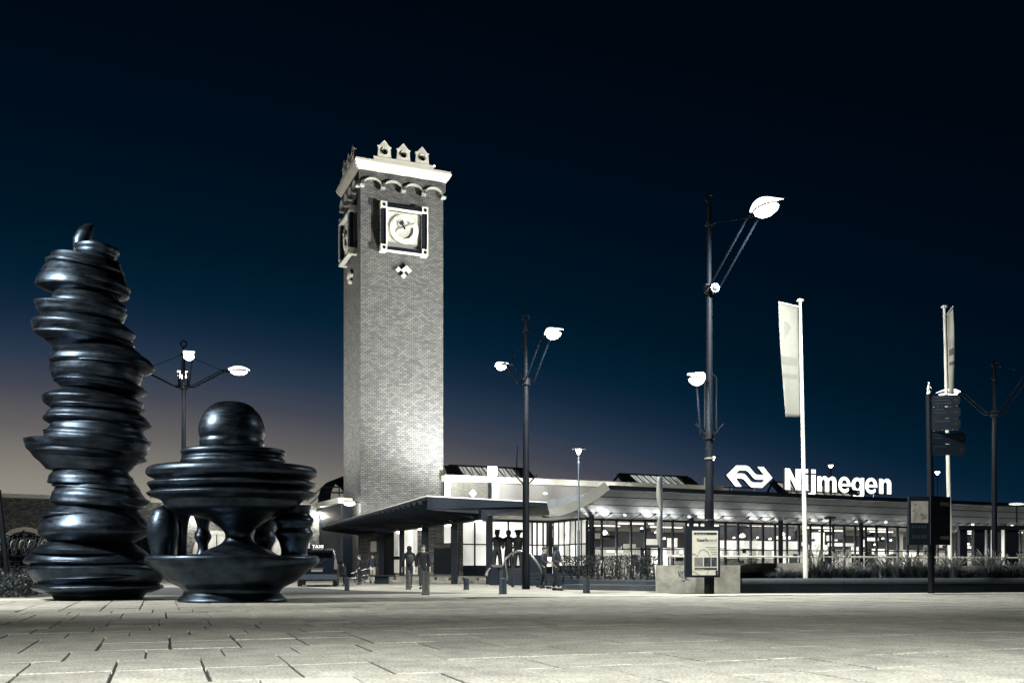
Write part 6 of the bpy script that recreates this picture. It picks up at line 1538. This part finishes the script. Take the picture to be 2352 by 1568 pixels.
for z in (0.12, 1.45):
    for y in (45.1, 46.3): obj('rail', MB().tube([(qx0, y, z), (qx1, y, z)], 0.04, 6), MAT['blue_steel'], rk)
for x in (qx0, (qx0+qx1)/2, qx1): obj('post', MB().tube([(x, 46.3, 0), (x, 46.3, 2.7)], 0.05, 6), MAT['dark_metal'], rk)
pb0 = None; nbk = 8
ords = ['leftmost', 'second from the left', 'third from the left', 'fourth from the left', 'fourth from the right', 'third from the right', 'second from the right', 'rightmost']
for tier in (0, 1):
    for k in range(nbk):
        x = qx0+(qx1-qx0)*(k+0.5)/nbk; lab = 'parked dark bicycle on the %s tier of the rack, %s' % (('lower', 'upper')[tier], ords[k])
        loc = (x, 45.0, 0.16+tier*1.33)
        if pb0 is None:
            pb0 = thing('bicycle', lab, 'bicycle', loc, 0, 'bicycles parked in the two tier rack'); bicycle_parts(pb0, *loc)
        else: copy_thing(pb0, loc, R(random.uniform(-12, 12)), lab)
q = W(10, 1295, 33); obj('leaning_post', MB().tube([(W(22, 1295, 33).x, 33, 0), (W(-4, 1295, 33).x, 33, 3.6)], 0.09, 8), MAT['pole_paint'], label='dark leaning post cut by the left picture edge', cat='post')
q = W(132, 1126, 68); p = thing('roof_camera', 'small pale box on a stalk above the brick wing parapet', 'box', (q.x, q.y, ZL-0.4))
obj('stalk', MB().tube([(q.x, q.y, ZL-0.4), (q.x, q.y, q.z)], 0.05, 6), MAT['steel'], p); obj('housing', MB().box(q.x-0.2, q.x+0.2, q.y-0.1, q.y+0.1, q.z-0.15, q.z+0.22), MAT['flag_print'], p)
# dark right-hand pavilion columns at the picture edge
p = thing('shelter_block', 'dark shelter with bright upright edges at the right picture edge', 'shelter', gp(2300, 60))
for (u0, u1, mm) in ((2205, 2222, 'dark_metal'), (2238, 2262, 'dark_metal'), (2268, 2276, 'blue_steel'), (2280, 2283, 'lit_window'), (2286, 2300, 'interior_dark'), (2302, 2307, 'lit_frost'), (2310, 2340, 'dark_metal')):
    a, c = W(u0, 1295, 60), W(u1, 1295, 60); obj('panel', MB().box(a.x, c.x, 60, 60.4, 0.2, 3.2), MAT[mm], p)
obj('roof', MB().box(W(2195, 1295, 60).x, W(2420, 1295, 60).x, 59.6, 62, 3.2, 3.45), MAT['canopy_metal'], p)
q = W(2335, 1157, 66); p = thing('roof_lamp', 'pale streak shaped lamp above the roof at the right edge', 'lamp', (q.x, q.y, q.z-1.0))
obj('stand', MB().tube([(q.x, q.y, q.z-1.3), (q.x, q.y, q.z)], 0.05, 6), MAT['dark_metal'], p); obj('head', MB().ell(q, 0.55, 0.25, 0.09), MAT['lit_window'], p, smooth=True)
